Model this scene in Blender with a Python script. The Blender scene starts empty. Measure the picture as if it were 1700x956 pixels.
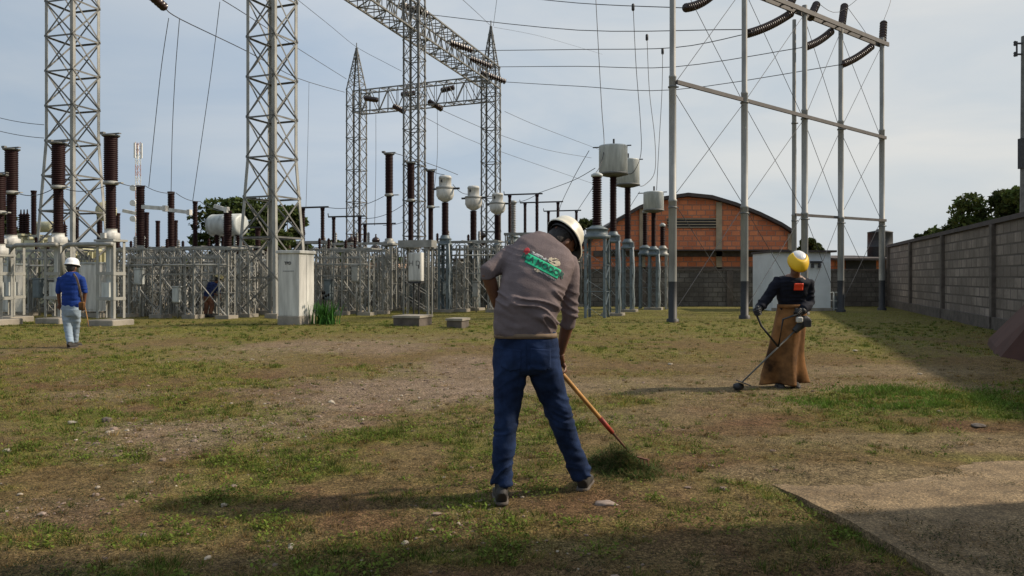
import bpy, bmesh, math, random
import numpy as np
from mathutils import Vector, Matrix, Quaternion
from mathutils.bvhtree import BVHTree
R = math.radians
random.seed(7)
C = bpy.context.scene.collection
SC = bpy.context.scene
F, CX, HY, CZ = 1300.0, 850.0, 460.0, 1.35      # focal (px of a 1700 px wide frame), centre column, horizon row, eye height

# ------------------------------------------------------------------ camera
cam = bpy.data.cameras.new('camera'); co = bpy.data.objects.new('camera', cam); C.objects.link(co)
co.location = (0, 0, CZ); co.rotation_euler = (R(90), 0, 0)
cam.sensor_width = 36; cam.lens = 36 * F / 1700; cam.shift_y = -(478 - HY) / 1700.0
cam.clip_end = 5000; cam.clip_start = .05
SC.camera = co
# ------------------------------------------------------------------ sun and sky
SUN_EL, SUN_AZ = 36.0, 81.0                      # azimuth clockwise from +Y
sdir = Vector((math.sin(R(SUN_AZ)) * math.cos(R(SUN_EL)), math.cos(R(SUN_AZ)) * math.cos(R(SUN_EL)), math.sin(R(SUN_EL))))
sl = bpy.data.lights.new('sun', 'SUN'); sl.energy = 4.0; sl.angle = R(2.6); sl.color = (1.0, .86, .68)
so = bpy.data.objects.new('sun', sl); C.objects.link(so); so.rotation_euler = (-sdir).to_track_quat('-Z', 'Y').to_euler()
w = bpy.data.worlds.new('World'); SC.world = w; w.use_nodes = True
nt = w.node_tree; nd = nt.nodes; lk = nt.links; nd.clear()
wo = nd.new('ShaderNodeOutputWorld'); bg = nd.new('ShaderNodeBackground'); bg.inputs[1].default_value = .1
sky = nd.new('ShaderNodeTexSky'); sky.sky_type = 'NISHITA'; sky.sun_disc = False
sky.sun_elevation = R(SUN_EL); sky.sun_rotation = R(SUN_AZ); sky.dust_density = 3; sky.air_density = 1.2
tc = nd.new('ShaderNodeTexCoord'); mp = nd.new('ShaderNodeMapping'); mp.inputs['Scale'].default_value = (1.0, 1.0, 3.2)
mp.inputs['Rotation'].default_value = (R(8), R(-14), R(20))
n1 = nd.new('ShaderNodeTexNoise'); n1.inputs['Scale'].default_value = 2.5; n1.inputs['Detail'].default_value = 10; n1.inputs['Roughness'].default_value = .52; n1.inputs['Distortion'].default_value = .5
r1 = nd.new('ShaderNodeValToRGB'); r1.color_ramp.elements[0].position = .37; r1.color_ramp.elements[0].color = (0, 0, 0, 1); r1.color_ramp.elements[1].position = .65
sep = nd.new('ShaderNodeSeparateXYZ')
dotn = nd.new('ShaderNodeVectorMath'); dotn.operation = 'DOT_PRODUCT'; dotn.inputs[1].default_value = (.88, .34, .33)
lk.new(tc.outputs['Generated'], mp.inputs[0]); lk.new(mp.outputs[0], n1.inputs['Vector']); lk.new(n1.outputs[0], r1.inputs[0])
lk.new(tc.outputs['Generated'], dotn.inputs[0])
# cloud deck: thin blue grey overcast, brighter where the sun stands behind it
rs = nd.new('ShaderNodeMapRange'); rs.inputs[1].default_value = -.3; rs.inputs[2].default_value = .95; lk.new(dotn.outputs['Value'], rs.inputs[0])
cb = nd.new('ShaderNodeValToRGB'); e = cb.color_ramp.elements
e[0].position = 0; e[0].color = (4.1, 4.6, 5.15, 1); e[1].position = 1; e[1].color = (6.5, 6.45, 6.3, 1)
for pz, c_ in ((.42, (5.0, 5.55, 6.25, 1)), (.72, (5.85, 6.1, 6.25, 1))):
    k = e.new(pz); k.color = c_
lk.new(rs.outputs[0], cb.inputs[0])
bl = nd.new('ShaderNodeMix'); bl.data_type = 'RGBA'; bl.blend_type = 'MULTIPLY'; bl.inputs[0].default_value = 1
cr = nd.new('ShaderNodeValToRGB'); cr.color_ramp.elements[0].color = (.82, .90, .98, 1); cr.color_ramp.elements[1].color = (1.11, 1.09, 1.06, 1)
lk.new(r1.outputs[0], cr.inputs[0]); lk.new(cb.outputs[0], bl.inputs[6]); lk.new(cr.outputs[0], bl.inputs[7])
mx = nd.new('ShaderNodeMix'); mx.data_type = 'RGBA'; mx.inputs[0].default_value = .9
lk.new(sky.outputs[0], mx.inputs[6]); lk.new(bl.outputs[2], mx.inputs[7])
lk.new(mx.outputs[2], bg.inputs[0]); lk.new(bg.outputs[0], wo.inputs[0])
SC.view_settings.view_transform = 'Standard'; SC.view_settings.look = 'None'; SC.view_settings.gamma = 1
SC.view_settings.exposure = 0.14; SC.view_settings.use_curve_mapping = False

# ------------------------------------------------------------------ helpers
def W(px, Y, z): return Vector(((px - CX) / F * Y, Y, z))
def P(px, py, Y): return Vector(((px - CX) / F * Y, Y, CZ - (py - HY) / F * Y))
YAW = R(-17)
U = Vector((math.cos(YAW), math.sin(YAW), 0)); V = Vector((-math.sin(YAW), math.cos(YAW), 0)); ZZ = Vector((0, 0, 1))

def hash3(ix, iy, iz, s):
    h = (ix.astype(np.int64) * 374761393 + iy.astype(np.int64) * 668265263 + iz.astype(np.int64) * 2147483647 + s * 974634777) & 0x7fffffff
    h = ((h ^ (h >> 13)) * 1274126177) & 0x7fffffff
    h = (h ^ (h >> 16)) & 0xffffff
    return h / float(0xffffff)
def vn(x, y, z=None, s=0):
    x = np.asarray(x, float); y = np.asarray(y, float); z = np.zeros_like(x) if z is None else np.asarray(z, float)
    fx, fy, fz = np.floor(x), np.floor(y), np.floor(z); tx, ty, tz = x - fx, y - fy, z - fz
    tx = tx * tx * (3 - 2 * tx); ty = ty * ty * (3 - 2 * ty); tz = tz * tz * (3 - 2 * tz)
    r = 0
    for a in (0, 1):
        for b in (0, 1):
            for c in (0, 1):
                r = r + hash3(fx + a, fy + b, fz + c, s) * (tx if a else 1 - tx) * (ty if b else 1 - ty) * (tz if c else 1 - tz)
    return r
def fbm(x, y, z=None, s=0, o=4):
    r = 0; a = .5; t = 0; z = np.zeros_like(np.asarray(x, float)) if z is None else z
    for i in range(o):
        r = r + a * vn(x * 2 ** i, y * 2 ** i, z * 2 ** i, s + i * 17); t += a; a *= .5
    return r / t
def sstep(a, b, x): t = np.clip((x - a) / (b - a), 0, 1); return t * t * (3 - 2 * t)

def mat(name, col, rough=.7, metal=0, var=.25, scale=6.0, bump=.0, bscale=40.0, col2=None, stretch=None, spec=.5, coat=0):
    m = bpy.data.materials.new(name); m.use_nodes = True; n = m.node_tree.nodes; l = m.node_tree.links
    b = n['Principled BSDF']; b.inputs['Roughness'].default_value = rough; b.inputs['Metallic'].default_value = metal
    b.inputs['Specular IOR Level'].default_value = spec; b.inputs['Coat Weight'].default_value = coat
    t = n.new('ShaderNodeTexCoord'); mpn = n.new('ShaderNodeMapping')
    if stretch: mpn.inputs['Scale'].default_value = stretch
    l.new(t.outputs['Object'], mpn.inputs[0])
    nz = n.new('ShaderNodeTexNoise'); nz.inputs['Scale'].default_value = scale; nz.inputs['Detail'].default_value = 6; nz.inputs['Roughness'].default_value = .6
    l.new(mpn.outputs[0], nz.inputs['Vector'])
    rp = n.new('ShaderNodeValToRGB'); c2 = col2 or tuple(c * (1 - var) for c in col); c1 = tuple(min(1, c * (1 + var * .5)) for c in col)
    rp.color_ramp.elements[0].position = .33; rp.color_ramp.elements[0].color = (*c2, 1); rp.color_ramp.elements[1].position = .66; rp.color_ramp.elements[1].color = (*c1, 1)
    l.new(nz.outputs[0], rp.inputs[0]); l.new(rp.outputs[0], b.inputs['Base Color'])
    if bump:
        n2 = n.new('ShaderNodeTexNoise'); n2.inputs['Scale'].default_value = bscale; n2.inputs['Detail'].default_value = 5; l.new(mpn.outputs[0], n2.inputs['Vector'])
        bp = n.new('ShaderNodeBump'); bp.inputs['Strength'].default_value = bump; bp.inputs['Distance'].default_value = .01
        l.new(n2.outputs[0], bp.inputs['Height']); l.new(bp.outputs[0], b.inputs['Normal'])
    return m

def brickmat(name, c1, c2, mortar, bw, bh, ms=.012, bump=.5, stain=.5, axis='x', scol=(.10, .085, .07)):
    m = bpy.data.materials.new(name); m.use_nodes = True; n = m.node_tree.nodes; l = m.node_tree.links; b = n['Principled BSDF']; b.inputs['Roughness'].default_value = .92
    t = n.new('ShaderNodeTexCoord'); sp = n.new('ShaderNodeSeparateXYZ'); cb_ = n.new('ShaderNodeCombineXYZ'); l.new(t.outputs['Object'], sp.inputs[0])
    l.new(sp.outputs['X' if axis == 'x' else 'Y'], cb_.inputs[0]); l.new(sp.outputs['Z'], cb_.inputs[1])
    br = n.new('ShaderNodeTexBrick'); l.new(cb_.outputs[0], br.inputs['Vector']); br.inputs['Scale'].default_value = 1
    br.inputs['Color1'].default_value = (*c1, 1); br.inputs['Color2'].default_value = (*c2, 1); br.inputs['Mortar'].default_value = (*mortar, 1)
    br.inputs['Brick Width'].default_value = bw; br.inputs['Row Height'].default_value = bh; br.inputs['Mortar Size'].default_value = ms; br.inputs['Mortar Smooth'].default_value = .2
    nz = n.new('ShaderNodeTexNoise'); nz.inputs['Scale'].default_value = .9; nz.inputs['Detail'].default_value = 8; nz.inputs['Roughness'].default_value = .65; l.new(t.outputs['Object'], nz.inputs['Vector'])
    rp = n.new('ShaderNodeValToRGB'); rp.color_ramp.elements[0].position = .42; rp.color_ramp.elements[0].color = (stain,) * 3 + (1,); rp.color_ramp.elements[1].position = .68; rp.color_ramp.elements[1].color = (0, 0, 0, 1)
    l.new(nz.outputs[0], rp.inputs[0])
    mi = n.new('ShaderNodeMix'); mi.data_type = 'RGBA'; l.new(rp.outputs[0], mi.inputs[0]); l.new(br.outputs[0], mi.inputs[6]); mi.inputs[7].default_value = (*scol, 1)
    n3 = n.new('ShaderNodeTexNoise'); n3.inputs['Scale'].default_value = 14; n3.inputs['Detail'].default_value = 6; l.new(t.outputs['Object'], n3.inputs['Vector'])
    m3 = n.new('ShaderNodeMix'); m3.data_type = 'RGBA'; m3.blend_type = 'OVERLAY'; m3.inputs[0].default_value = .3; l.new(mi.outputs[2], m3.inputs[6]); l.new(n3.outputs[0], m3.inputs[7])
    l.new(m3.outputs[2], b.inputs['Base Color'])
    bp = n.new('ShaderNodeBump'); bp.inputs['Strength'].default_value = bump; bp.inputs['Distance'].default_value = .02; bp.invert = True
    l.new(br.outputs['Fac'], bp.inputs['Height']); l.new(bp.outputs[0], b.inputs['Normal'])
    return m

def attrmat(name, attr, rough=.9, var=.5, scale=30, bump=.6, trans=0):
    m = bpy.data.materials.new(name); m.use_nodes = True; n = m.node_tree.nodes; l = m.node_tree.links; b = n['Principled BSDF']; b.inputs['Roughness'].default_value = rough; b.inputs['Specular IOR Level'].default_value = .15
    a = n.new('ShaderNodeAttribute'); a.attribute_name = attr
    if var:
        t = n.new('ShaderNodeTexCoord'); nz = n.new('ShaderNodeTexNoise'); nz.inputs['Scale'].default_value = scale; nz.inputs['Detail'].default_value = 7; nz.inputs['Roughness'].default_value = .7
        l.new(t.outputs['Object'], nz.inputs['Vector'])
        mr = n.new('ShaderNodeMapRange'); mr.inputs[1].default_value = .32; mr.inputs[2].default_value = .68; mr.inputs[3].default_value = 1 - var; mr.inputs[4].default_value = 1 + var
        l.new(nz.outputs[0], mr.inputs[0])
        vm = n.new('ShaderNodeVectorMath'); vm.operation = 'SCALE'; l.new(a.outputs['Color'], vm.inputs[0]); l.new(mr.outputs[0], vm.inputs['Scale']); l.new(vm.outputs[0], b.inputs['Base Color'])
        if bump:
            bp = n.new('ShaderNodeBump'); bp.inputs['Strength'].default_value = bump; bp.inputs['Distance'].default_value = .02; l.new(nz.outputs[0], bp.inputs['Height']); l.new(bp.outputs[0], b.inputs['Normal'])
    else: l.new(a.outputs['Color'], b.inputs['Base Color'])
    if trans:
        tr = n.new('ShaderNodeBsdfTranslucent'); l.new(a.outputs['Color'], tr.inputs[0]); ms = n.new('ShaderNodeMixShader'); ms.inputs[0].default_value = trans
        l.new(b.outputs[0], ms.inputs[1]); l.new(tr.outputs[0], ms.inputs[2]); l.new(ms.outputs[0], n['Material Output'].inputs[0])
    return m

M = dict(
    steel=mat('galvanised_steel', (.30, .30, .28), .55, .2, .3, 3, .15),
    steel_d=mat('weathered_and_shaded_steel', (.17, .17, .16), .6, .2, .35, 3, .15),  # dark tone also carries the shade of backlit towers and girders
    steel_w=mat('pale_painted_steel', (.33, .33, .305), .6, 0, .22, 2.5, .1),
    blue_steel=mat('blue_grey_painted_steel', (.15, .185, .20), .5, .1, .25, 5, .1),
    porcelain=mat('brown_glazed_porcelain', (.021, .007, .007), .62, 0, .3, 8, 0, spec=.15),
    porc_grey=mat('grey_glazed_porcelain', (.24, .24, .24), .3, 0, .2, 8),
    disc=mat('dark_brown_insulator_disc', (.035, .017, .014), .3, 0, .3, 9),
    tankw=mat('pale_grey_tank_paint', (.50, .53, .52), .42, 0, .30, 2.6, .05, stretch=(2.5, 2.5, .45)),
    white=mat('chalky_white_paint', (.60, .595, .56), .55, 0, .34, 2.2, .08, stretch=(3, 3, .4)),
    cream=mat('faded_cream_paint', (.56, .54, .36), .5, 0, .18, 2, .05),
    shed=mat('white_metal_sheet', (.74, .78, .80), .45, 0, .10, 1.4, .05),
    wire=mat('aluminium_conductor', (.07, .07, .075), .5, .4, .2, 10),
    dark=mat('dark_oxidised_metal', (.045, .045, .048), .6, .2, .3, 12),
    black=mat('black_bitumen_paint', (.022, .024, .028), .6, 0, .3, 8),
    pole=mat('grey_painted_pole', (.31, .31, .295), .55, .15, .35, 2.2, .2, stretch=(1, 1, .35)),
    beam=mat('brown_grey_beam', (.085, .075, .07), .6, .1, .3, 3),
    conc=mat('weathered_concrete', (.30, .27, .225), .92, 0, .3, 3, .4, 30),
    concd=mat('dirty_dark_concrete', (.12, .10, .085), .95, 0, .35, 4, .5, 25),
    rust=mat('rusty_iron_sheet', (.16, .07, .04), .85, 0, .4, 4, .2),
    roofm=mat('dark_corrugated_roofing', (.07, .055, .05), .8, 0, .3, 2),
    slab=mat('dusty_concrete_slab', (.235, .168, .092), .97, 0, .35, 2.4, .8, 50, col2=(.17, .115, .058)),
    clay=mat('reddish_brown_clay_face', (.075, .030, .022), .9, 0, .25, 2.0, .3, 20),
    skin=mat('brown_skin', (.17, .075, .042), .55, 0, .2, 20, .1, 90),
    skinl=mat('light_brown_skin', (.26, .13, .075), .55, 0, .2, 20, .1, 90),
    hair=mat('black_hair', (.012, .009, .008), .6, 0, .3, 60, .5, 200, stretch=(1, 1, 1)),
    shirt=mat('mauve_grey_jersey', (.195, .158, .162), .95, 0, .18, 9, .5, 200, spec=.1),
    jean=mat('dark_indigo_denim', (.018, .035, .092), .9, 0, .6, 7, .35, 220, spec=.15),
    jeanl=mat('faded_blue_denim', (.30, .38, .47), .9, 0, .2, 7, .3, 160, spec=.15),
    blue=mat('royal_blue_cotton', (.018, .050, .24), .9, 0, .25, 6, .3, 120, spec=.15),
    navy=mat('navy_work_jacket', (.010, .012, .022), .85, 0, .3, 6, .3, 120, spec=.2),
    leather=mat('brown_suede_leather', (.23, .110, .040), .85, 0, .85, 3.0, .3, 60, spec=.25),
    belt=mat('tan_belt_webbing', (.20, .14, .09), .8, 0, .3, 20),
    helmet=mat('off_white_hard_hat', (.74, .71, .60), .35, 0, .08, 5),
    helmetw=mat('white_hat_and_glare', (.75, .77, .80), .35, 0, .06, 5),
    yellow=mat('yellow_visor_plastic', (.80, .50, .01), .55, 0, .08, 5),
    orange=mat('bright_orange_patch', (.85, .06, .015), .6, 0, .1, 12),
    shoe=mat('dusty_black_leather', (.035, .032, .03), .7, 0, .4, 16, .2, 60),
    grey=mat('light_grey_leather', (.30, .29, .27), .8, 0, .2, 16),
    wood=mat('worn_orange_wood', (.60, .33, .12), .6, 0, .3, 7, .15, 30, stretch=(1, 1, 1)),
    redp=mat('faded_red_paint', (.38, .05, .03), .6, 0, .35, 14),
    green=mat('emerald_print_ink', (.015, .50, .26), .8, 0, .12, 25),
    greend=mat('dark_teal_print_ink', (.002, .075, .06), .8, 0, .1, 25),
    red=mat('red_print_ink', (.42, .03, .04), .8, 0, .2, 30),
    navyb=mat('dull_blue_cotton', (.022, .035, .11), .9, 0, .3, 6, .3, 120, spec=.15), tanhat=mat('dull_yellow_hard_hat', (.50, .42, .20), .6),
    lgrey=mat('pale_grey_print_ink', (.44, .47, .48), .85, 0, .2, 40),
    beige=mat('beige_print_ink', (.55, .48, .36), .85, 0, .25, 60),
    ink=mat('grey_blue_print_ink', (.12, .14, .16), .8, 0, .15, 30),
    ochre=mat('ochre_plaster', (.38, .30, .20), .9, 0, .25, 2),
    mastr=mat('hazed_red_mast_paint', (.50, .33, .31), .7), mastw=mat('white_mast_paint', (.7, .7, .68), .7),  # mast red paled toward the sky: distance haze mixed into the colour
    gravel=mat('pinkish_grey_stone', (.30, .235, .20), .9, 0, .35, 25, .3, 60), stone=mat('pale_limestone', (.36, .31, .24), .9, 0, .25, 14, .4, 50),
    bark=mat('tree_bark', (.09, .065, .045), .95, 0, .3, 8, .5, 20),
    terr=mat('terracotta_pipe', (.5, .33, .24), .8, 0, .2, 4),
)
M['brick'] = brickmat('orange_hollow_brick', (.86, .29, .12), (.58, .17, .07), (.34, .20, .14), .46, .27, .028, .6, .4, scol=(.42, .14, .07))
M['block'] = brickmat('grey_concrete_block', (.22, .20, .175), (.14, .125, .11), (.08, .07, .06), .44, .22, .02, .6, .75, scol=(.06, .052, .045))
M['block_y'] = brickmat('brown_grey_concrete_block', (.37, .31, .26), (.20, .165, .135), (.075, .062, .052), .55, .27, .024, .8, .75, axis='y', scol=(.13, .105, .085))
for nm in ('bark',): pass

def soil(m):
    n = m.node_tree.nodes; l = m.node_tree.links; b = n['Principled BSDF']; src = b.inputs['Base Color'].links[0].from_socket; t = n.new('ShaderNodeTexCoord'); cur = src
    for sc, lo, hi, d_ in ((110, .5, 1.5, 3), (300, .55, 1.45, 2), (9, .82, 1.18, 4)):
        z = n.new('ShaderNodeTexNoise'); z.inputs['Scale'].default_value = sc; z.inputs['Detail'].default_value = d_; l.new(t.outputs['Object'], z.inputs['Vector'])
        r = n.new('ShaderNodeMapRange'); r.inputs[1].default_value = .36; r.inputs[2].default_value = .64; r.inputs[3].default_value = lo; r.inputs[4].default_value = hi; l.new(z.outputs[0], r.inputs[0])
        v = n.new('ShaderNodeVectorMath'); v.operation = 'SCALE'; l.new(cur, v.inputs[0]); l.new(r.outputs[0], v.inputs['Scale']); cur = v.outputs[0]
    vo = n.new('ShaderNodeTexVoronoi'); vo.inputs['Scale'].default_value = 55; l.new(t.outputs['Object'], vo.inputs['Vector'])
    r = n.new('ShaderNodeMapRange'); r.inputs[1].default_value = .1; r.inputs[2].default_value = .75; r.inputs[3].default_value = 1.25; r.inputs[4].default_value = .6; l.new(vo.outputs['Distance'], r.inputs[0])
    v = n.new('ShaderNodeVectorMath'); v.operation = 'SCALE'; l.new(cur, v.inputs[0]); l.new(r.outputs[0], v.inputs['Scale']); l.new(v.outputs[0], b.inputs['Base Color']); return m
def link(name, me, m, parent=None):
    o = bpy.data.objects.new(name, me); C.objects.link(o)
    if m is not None:
        me.materials.clear()
        for k in (m if isinstance(m, (list, tuple)) else [m]): me.materials.append(k)
    if parent: o.parent = parent
    return o
def tag(o, label=None, cat=None, group=None, kind=None):
    if label: o['label'] = label
    if cat: o['category'] = cat
    if group: o['group'] = group
    if kind: o['kind'] = kind
    return o
def thing(name, label, cat, loc=(0, 0, 0), rz=0, group=None):
    o = bpy.data.objects.new(name, None); C.objects.link(o); o.location = loc; o.rotation_euler = (0, 0, rz); o.empty_display_size = .1
    return tag(o, label, cat, group)
def dup(root, loc=None, rz=None, label=None, group=None, cat=None, skip=()):
    r = root.copy(); C.objects.link(r)
    if loc is not None: r.location = loc
    if rz is not None: r.rotation_euler = (0, 0, rz)
    if label: r['label'] = label
    if group: r['group'] = group
    for ch in list(root.children):
        c = ch.copy(); C.objects.link(c); c.parent = r
        for g in ch.children:
            d = g.copy(); C.objects.link(d); d.parent = c
    return r

class MB:
    def __init__(s): s.v = []; s.f = []; s.m = []; s.sm = []
    def add(s, vs, fs, mi=0, sm=False):
        b = len(s.v); s.v += [tuple(v) for v in vs]; s.f += [tuple(b + i for i in f) for f in fs]; s.m += [mi] * len(fs); s.sm += [sm] * len(fs)
        return s
    def box(s, c, d, rot=None, mi=0, bev=0):
        c = Vector(c); hx, hy, hz = (k / 2 for k in d)
        if bev:
            pts = []; x, y = hx - bev, hy - bev
            ring = [(-x, -hy), (x, -hy), (hx, -y), (hx, y), (x, hy), (-x, hy), (-hx, y), (-hx, -y)]
            lv = [(-hz, 1 - bev / hx), (-hz + bev, 1), (hz - bev, 1), (hz, 1 - bev / hx)]
            vs = [Vector((a * k, b * k, z)) for z, k in lv for a, b in ring]
            fs = [tuple(reversed(range(8))), tuple(range(24, 32))] + [(i * 8 + j, i * 8 + (j + 1) % 8, (i + 1) * 8 + (j + 1) % 8, (i + 1) * 8 + j) for i in range(3) for j in range(8)]
        else:
            vs = [Vector((x, y, z)) for z in (-hz, hz) for x, y in ((-hx, -hy), (hx, -hy), (hx, hy), (-hx, hy))]
            fs = [(3, 2, 1, 0), (4, 5, 6, 7), (0, 1, 5, 4), (1, 2, 6, 5), (2, 3, 7, 6), (3, 0, 4, 7)]
        if rot is not None: vs = [rot @ v for v in vs]
        return s.add([v + c for v in vs], fs, mi)
    def bar(s, p, q, w, h=None, up=None, mi=0):
        p, q = Vector(p), Vector(q); h = h or w; d = q - p; L = d.length
        if L < 1e-6: return s
        d /= L; up = Vector(up) if up is not None else (Vector((0, 0, 1)) if abs(d.z) < .95 else Vector((1, 0, 0)))
        a = d.cross(up).normalized(); b = a.cross(d).normalized()
        vs = [r + a * (i * w / 2) + b * (j * h / 2) for r in (p, q) for i, j in ((-1, -1), (1, -1), (1, 1), (-1, 1))]
        return s.add(vs, [(3, 2, 1, 0), (4, 5, 6, 7), (0, 1, 5, 4), (1, 2, 6, 5), (2, 3, 7, 6), (3, 0, 4, 7)], mi)
    def angle(s, p, q, w, a, b, t=.012, mi=0):   # L-section whose two flanges run along a and b from the corner line
        p, q = Vector(p), Vector(q); a, b = Vector(a).normalized(), Vector(b).normalized()
        for u_, v_ in ((a, b), (b, a)):
            o = v_ * (t / 2); c0, c1 = p + u_ * (w / 2) + o, q + u_ * (w / 2) + o
            vs = [r + u_ * (i * w / 2) + v_ * (j * t / 2) for r in (c0, c1) for i, j in ((-1, -1), (1, -1), (1, 1), (-1, 1))]
            s.add(vs, [(3, 2, 1, 0), (4, 5, 6, 7), (0, 1, 5, 4), (1, 2, 6, 5), (2, 3, 7, 6), (3, 0, 4, 7)], mi)
        return s
    def cyl(s, p, q, r, r2=None, n=10, mi=0, cap=True):
        p, q = Vector(p), Vector(q); r2 = r if r2 is None else r2; d = (q - p).normalized()
        up = Vector((0, 0, 1)) if abs(d.z) < .95 else Vector((1, 0, 0)); a = d.cross(up).normalized(); b = d.cross(a)
        vs = [c + (a * math.cos(t) + b * math.sin(t)) * k for c, k in ((p, r), (q, r2)) for t in (2 * math.pi * i / n for i in range(n))]
        s.add(vs, [(i, (i + 1) % n, n + (i + 1) % n, n + i)[::-1] for i in range(n)], mi, True)
        if cap: s.add(vs, [tuple(range(n)), tuple(reversed(range(n, 2 * n)))], mi)
        return s
    def lathe(s, prof, o=(0, 0, 0), ax=(0, 0, 1), n=16, mi=0, sm=True):
        o = Vector(o); d = Vector(ax).normalized(); up = Vector((1, 0, 0)) if abs(d.x) < .9 else Vector((0, 1, 0)); a = d.cross(up).normalized(); b = d.cross(a)
        vs = [o + d * z + (a * math.cos(t) + b * math.sin(t)) * r for r, z in prof for t in (2 * math.pi * i / n for i in range(n))]
        fs = [(k * n + i, k * n + (i + 1) % n, (k + 1) * n + (i + 1) % n, (k + 1) * n + i) for k in range(len(prof) - 1) for i in range(n)]
        return s.add(vs, fs, mi, sm).add([vs[i] for i in range(n)] + [vs[-n + i] for i in range(n)], [tuple(reversed(range(n))), tuple(range(n, 2 * n))], mi)
    def tube(s, pts, r, n=6, mi=0):
        pts = [Vector(p) for p in pts]
        up = Vector((0, 0, 1)); rings = []
        for i, p in enumerate(pts):
            d = (pts[min(i + 1, len(pts) - 1)] - pts[max(i - 1, 0)]).normalized()
            u_ = up if abs(d.z) < .95 else Vector((1, 0, 0)); a = d.cross(u_).normalized(); b = d.cross(a)
            k = r[i] if isinstance(r, (list, tuple)) else r
            rings += [p + (a * math.cos(t) + b * math.sin(t)) * k for t in (2 * math.pi * j / n for j in range(n))]
        m_ = len(pts)
        fs = [(i * n + j, (i + 1) * n + j, (i + 1) * n + (j + 1) % n, i * n + (j + 1) % n) for i in range(m_ - 1) for j in range(n)] + [tuple(range(n)), tuple(reversed(range((m_ - 1) * n, m_ * n)))]
        return s.add(rings, fs, mi, True)
    def mesh(s, name):
        me = bpy.data.meshes.new(name); me.from_pydata(s.v, [], s.f); me.polygons.foreach_set('material_index', s.m); me.polygons.foreach_set('use_smooth', s.sm); me.update(); return me
    def build(s, name, m, parent=None): return link(name, s.mesh(name), m, parent)

def npmesh(name, v, faces_n, m, cols=None, attr='tint', parent=None, smooth=False):
    """v: (N*k,3) vertices, k per face, no shared vertices"""
    k = faces_n; nf = len(v) // k; me = bpy.data.meshes.new(name)
    me.vertices.add(len(v)); me.vertices.foreach_set('co', np.asarray(v, np.float32).ravel())
    me.loops.add(nf * k); me.loops.foreach_set('vertex_index', np.arange(nf * k, dtype=np.int32))
    me.polygons.add(nf); me.polygons.foreach_set('loop_start', np.arange(0, nf * k, k, dtype=np.int32)); me.polygons.foreach_set('loop_total', np.full(nf, k, np.int32))
    me.update(calc_edges=True); me.validate()
    if cols is not None:
        a = me.color_attributes.new(attr, 'FLOAT_COLOR', 'POINT'); c4 = np.ones((len(v), 4), np.float32); c4[:, :3] = np.repeat(cols, k, 0) if len(cols) == nf else cols; a.data.foreach_set('color', c4.ravel())
    if smooth: me.polygons.foreach_set('use_smooth', np.ones(nf, bool))
    return link(name, me, m, parent)
ORD = ['first', 'second', 'third', 'fourth', 'fifth', 'sixth', 'seventh', 'eighth', 'ninth', 'tenth', 'eleventh', 'twelfth', 'thirteenth', 'fourteenth', 'fifteenth', 'sixteenth']

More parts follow.
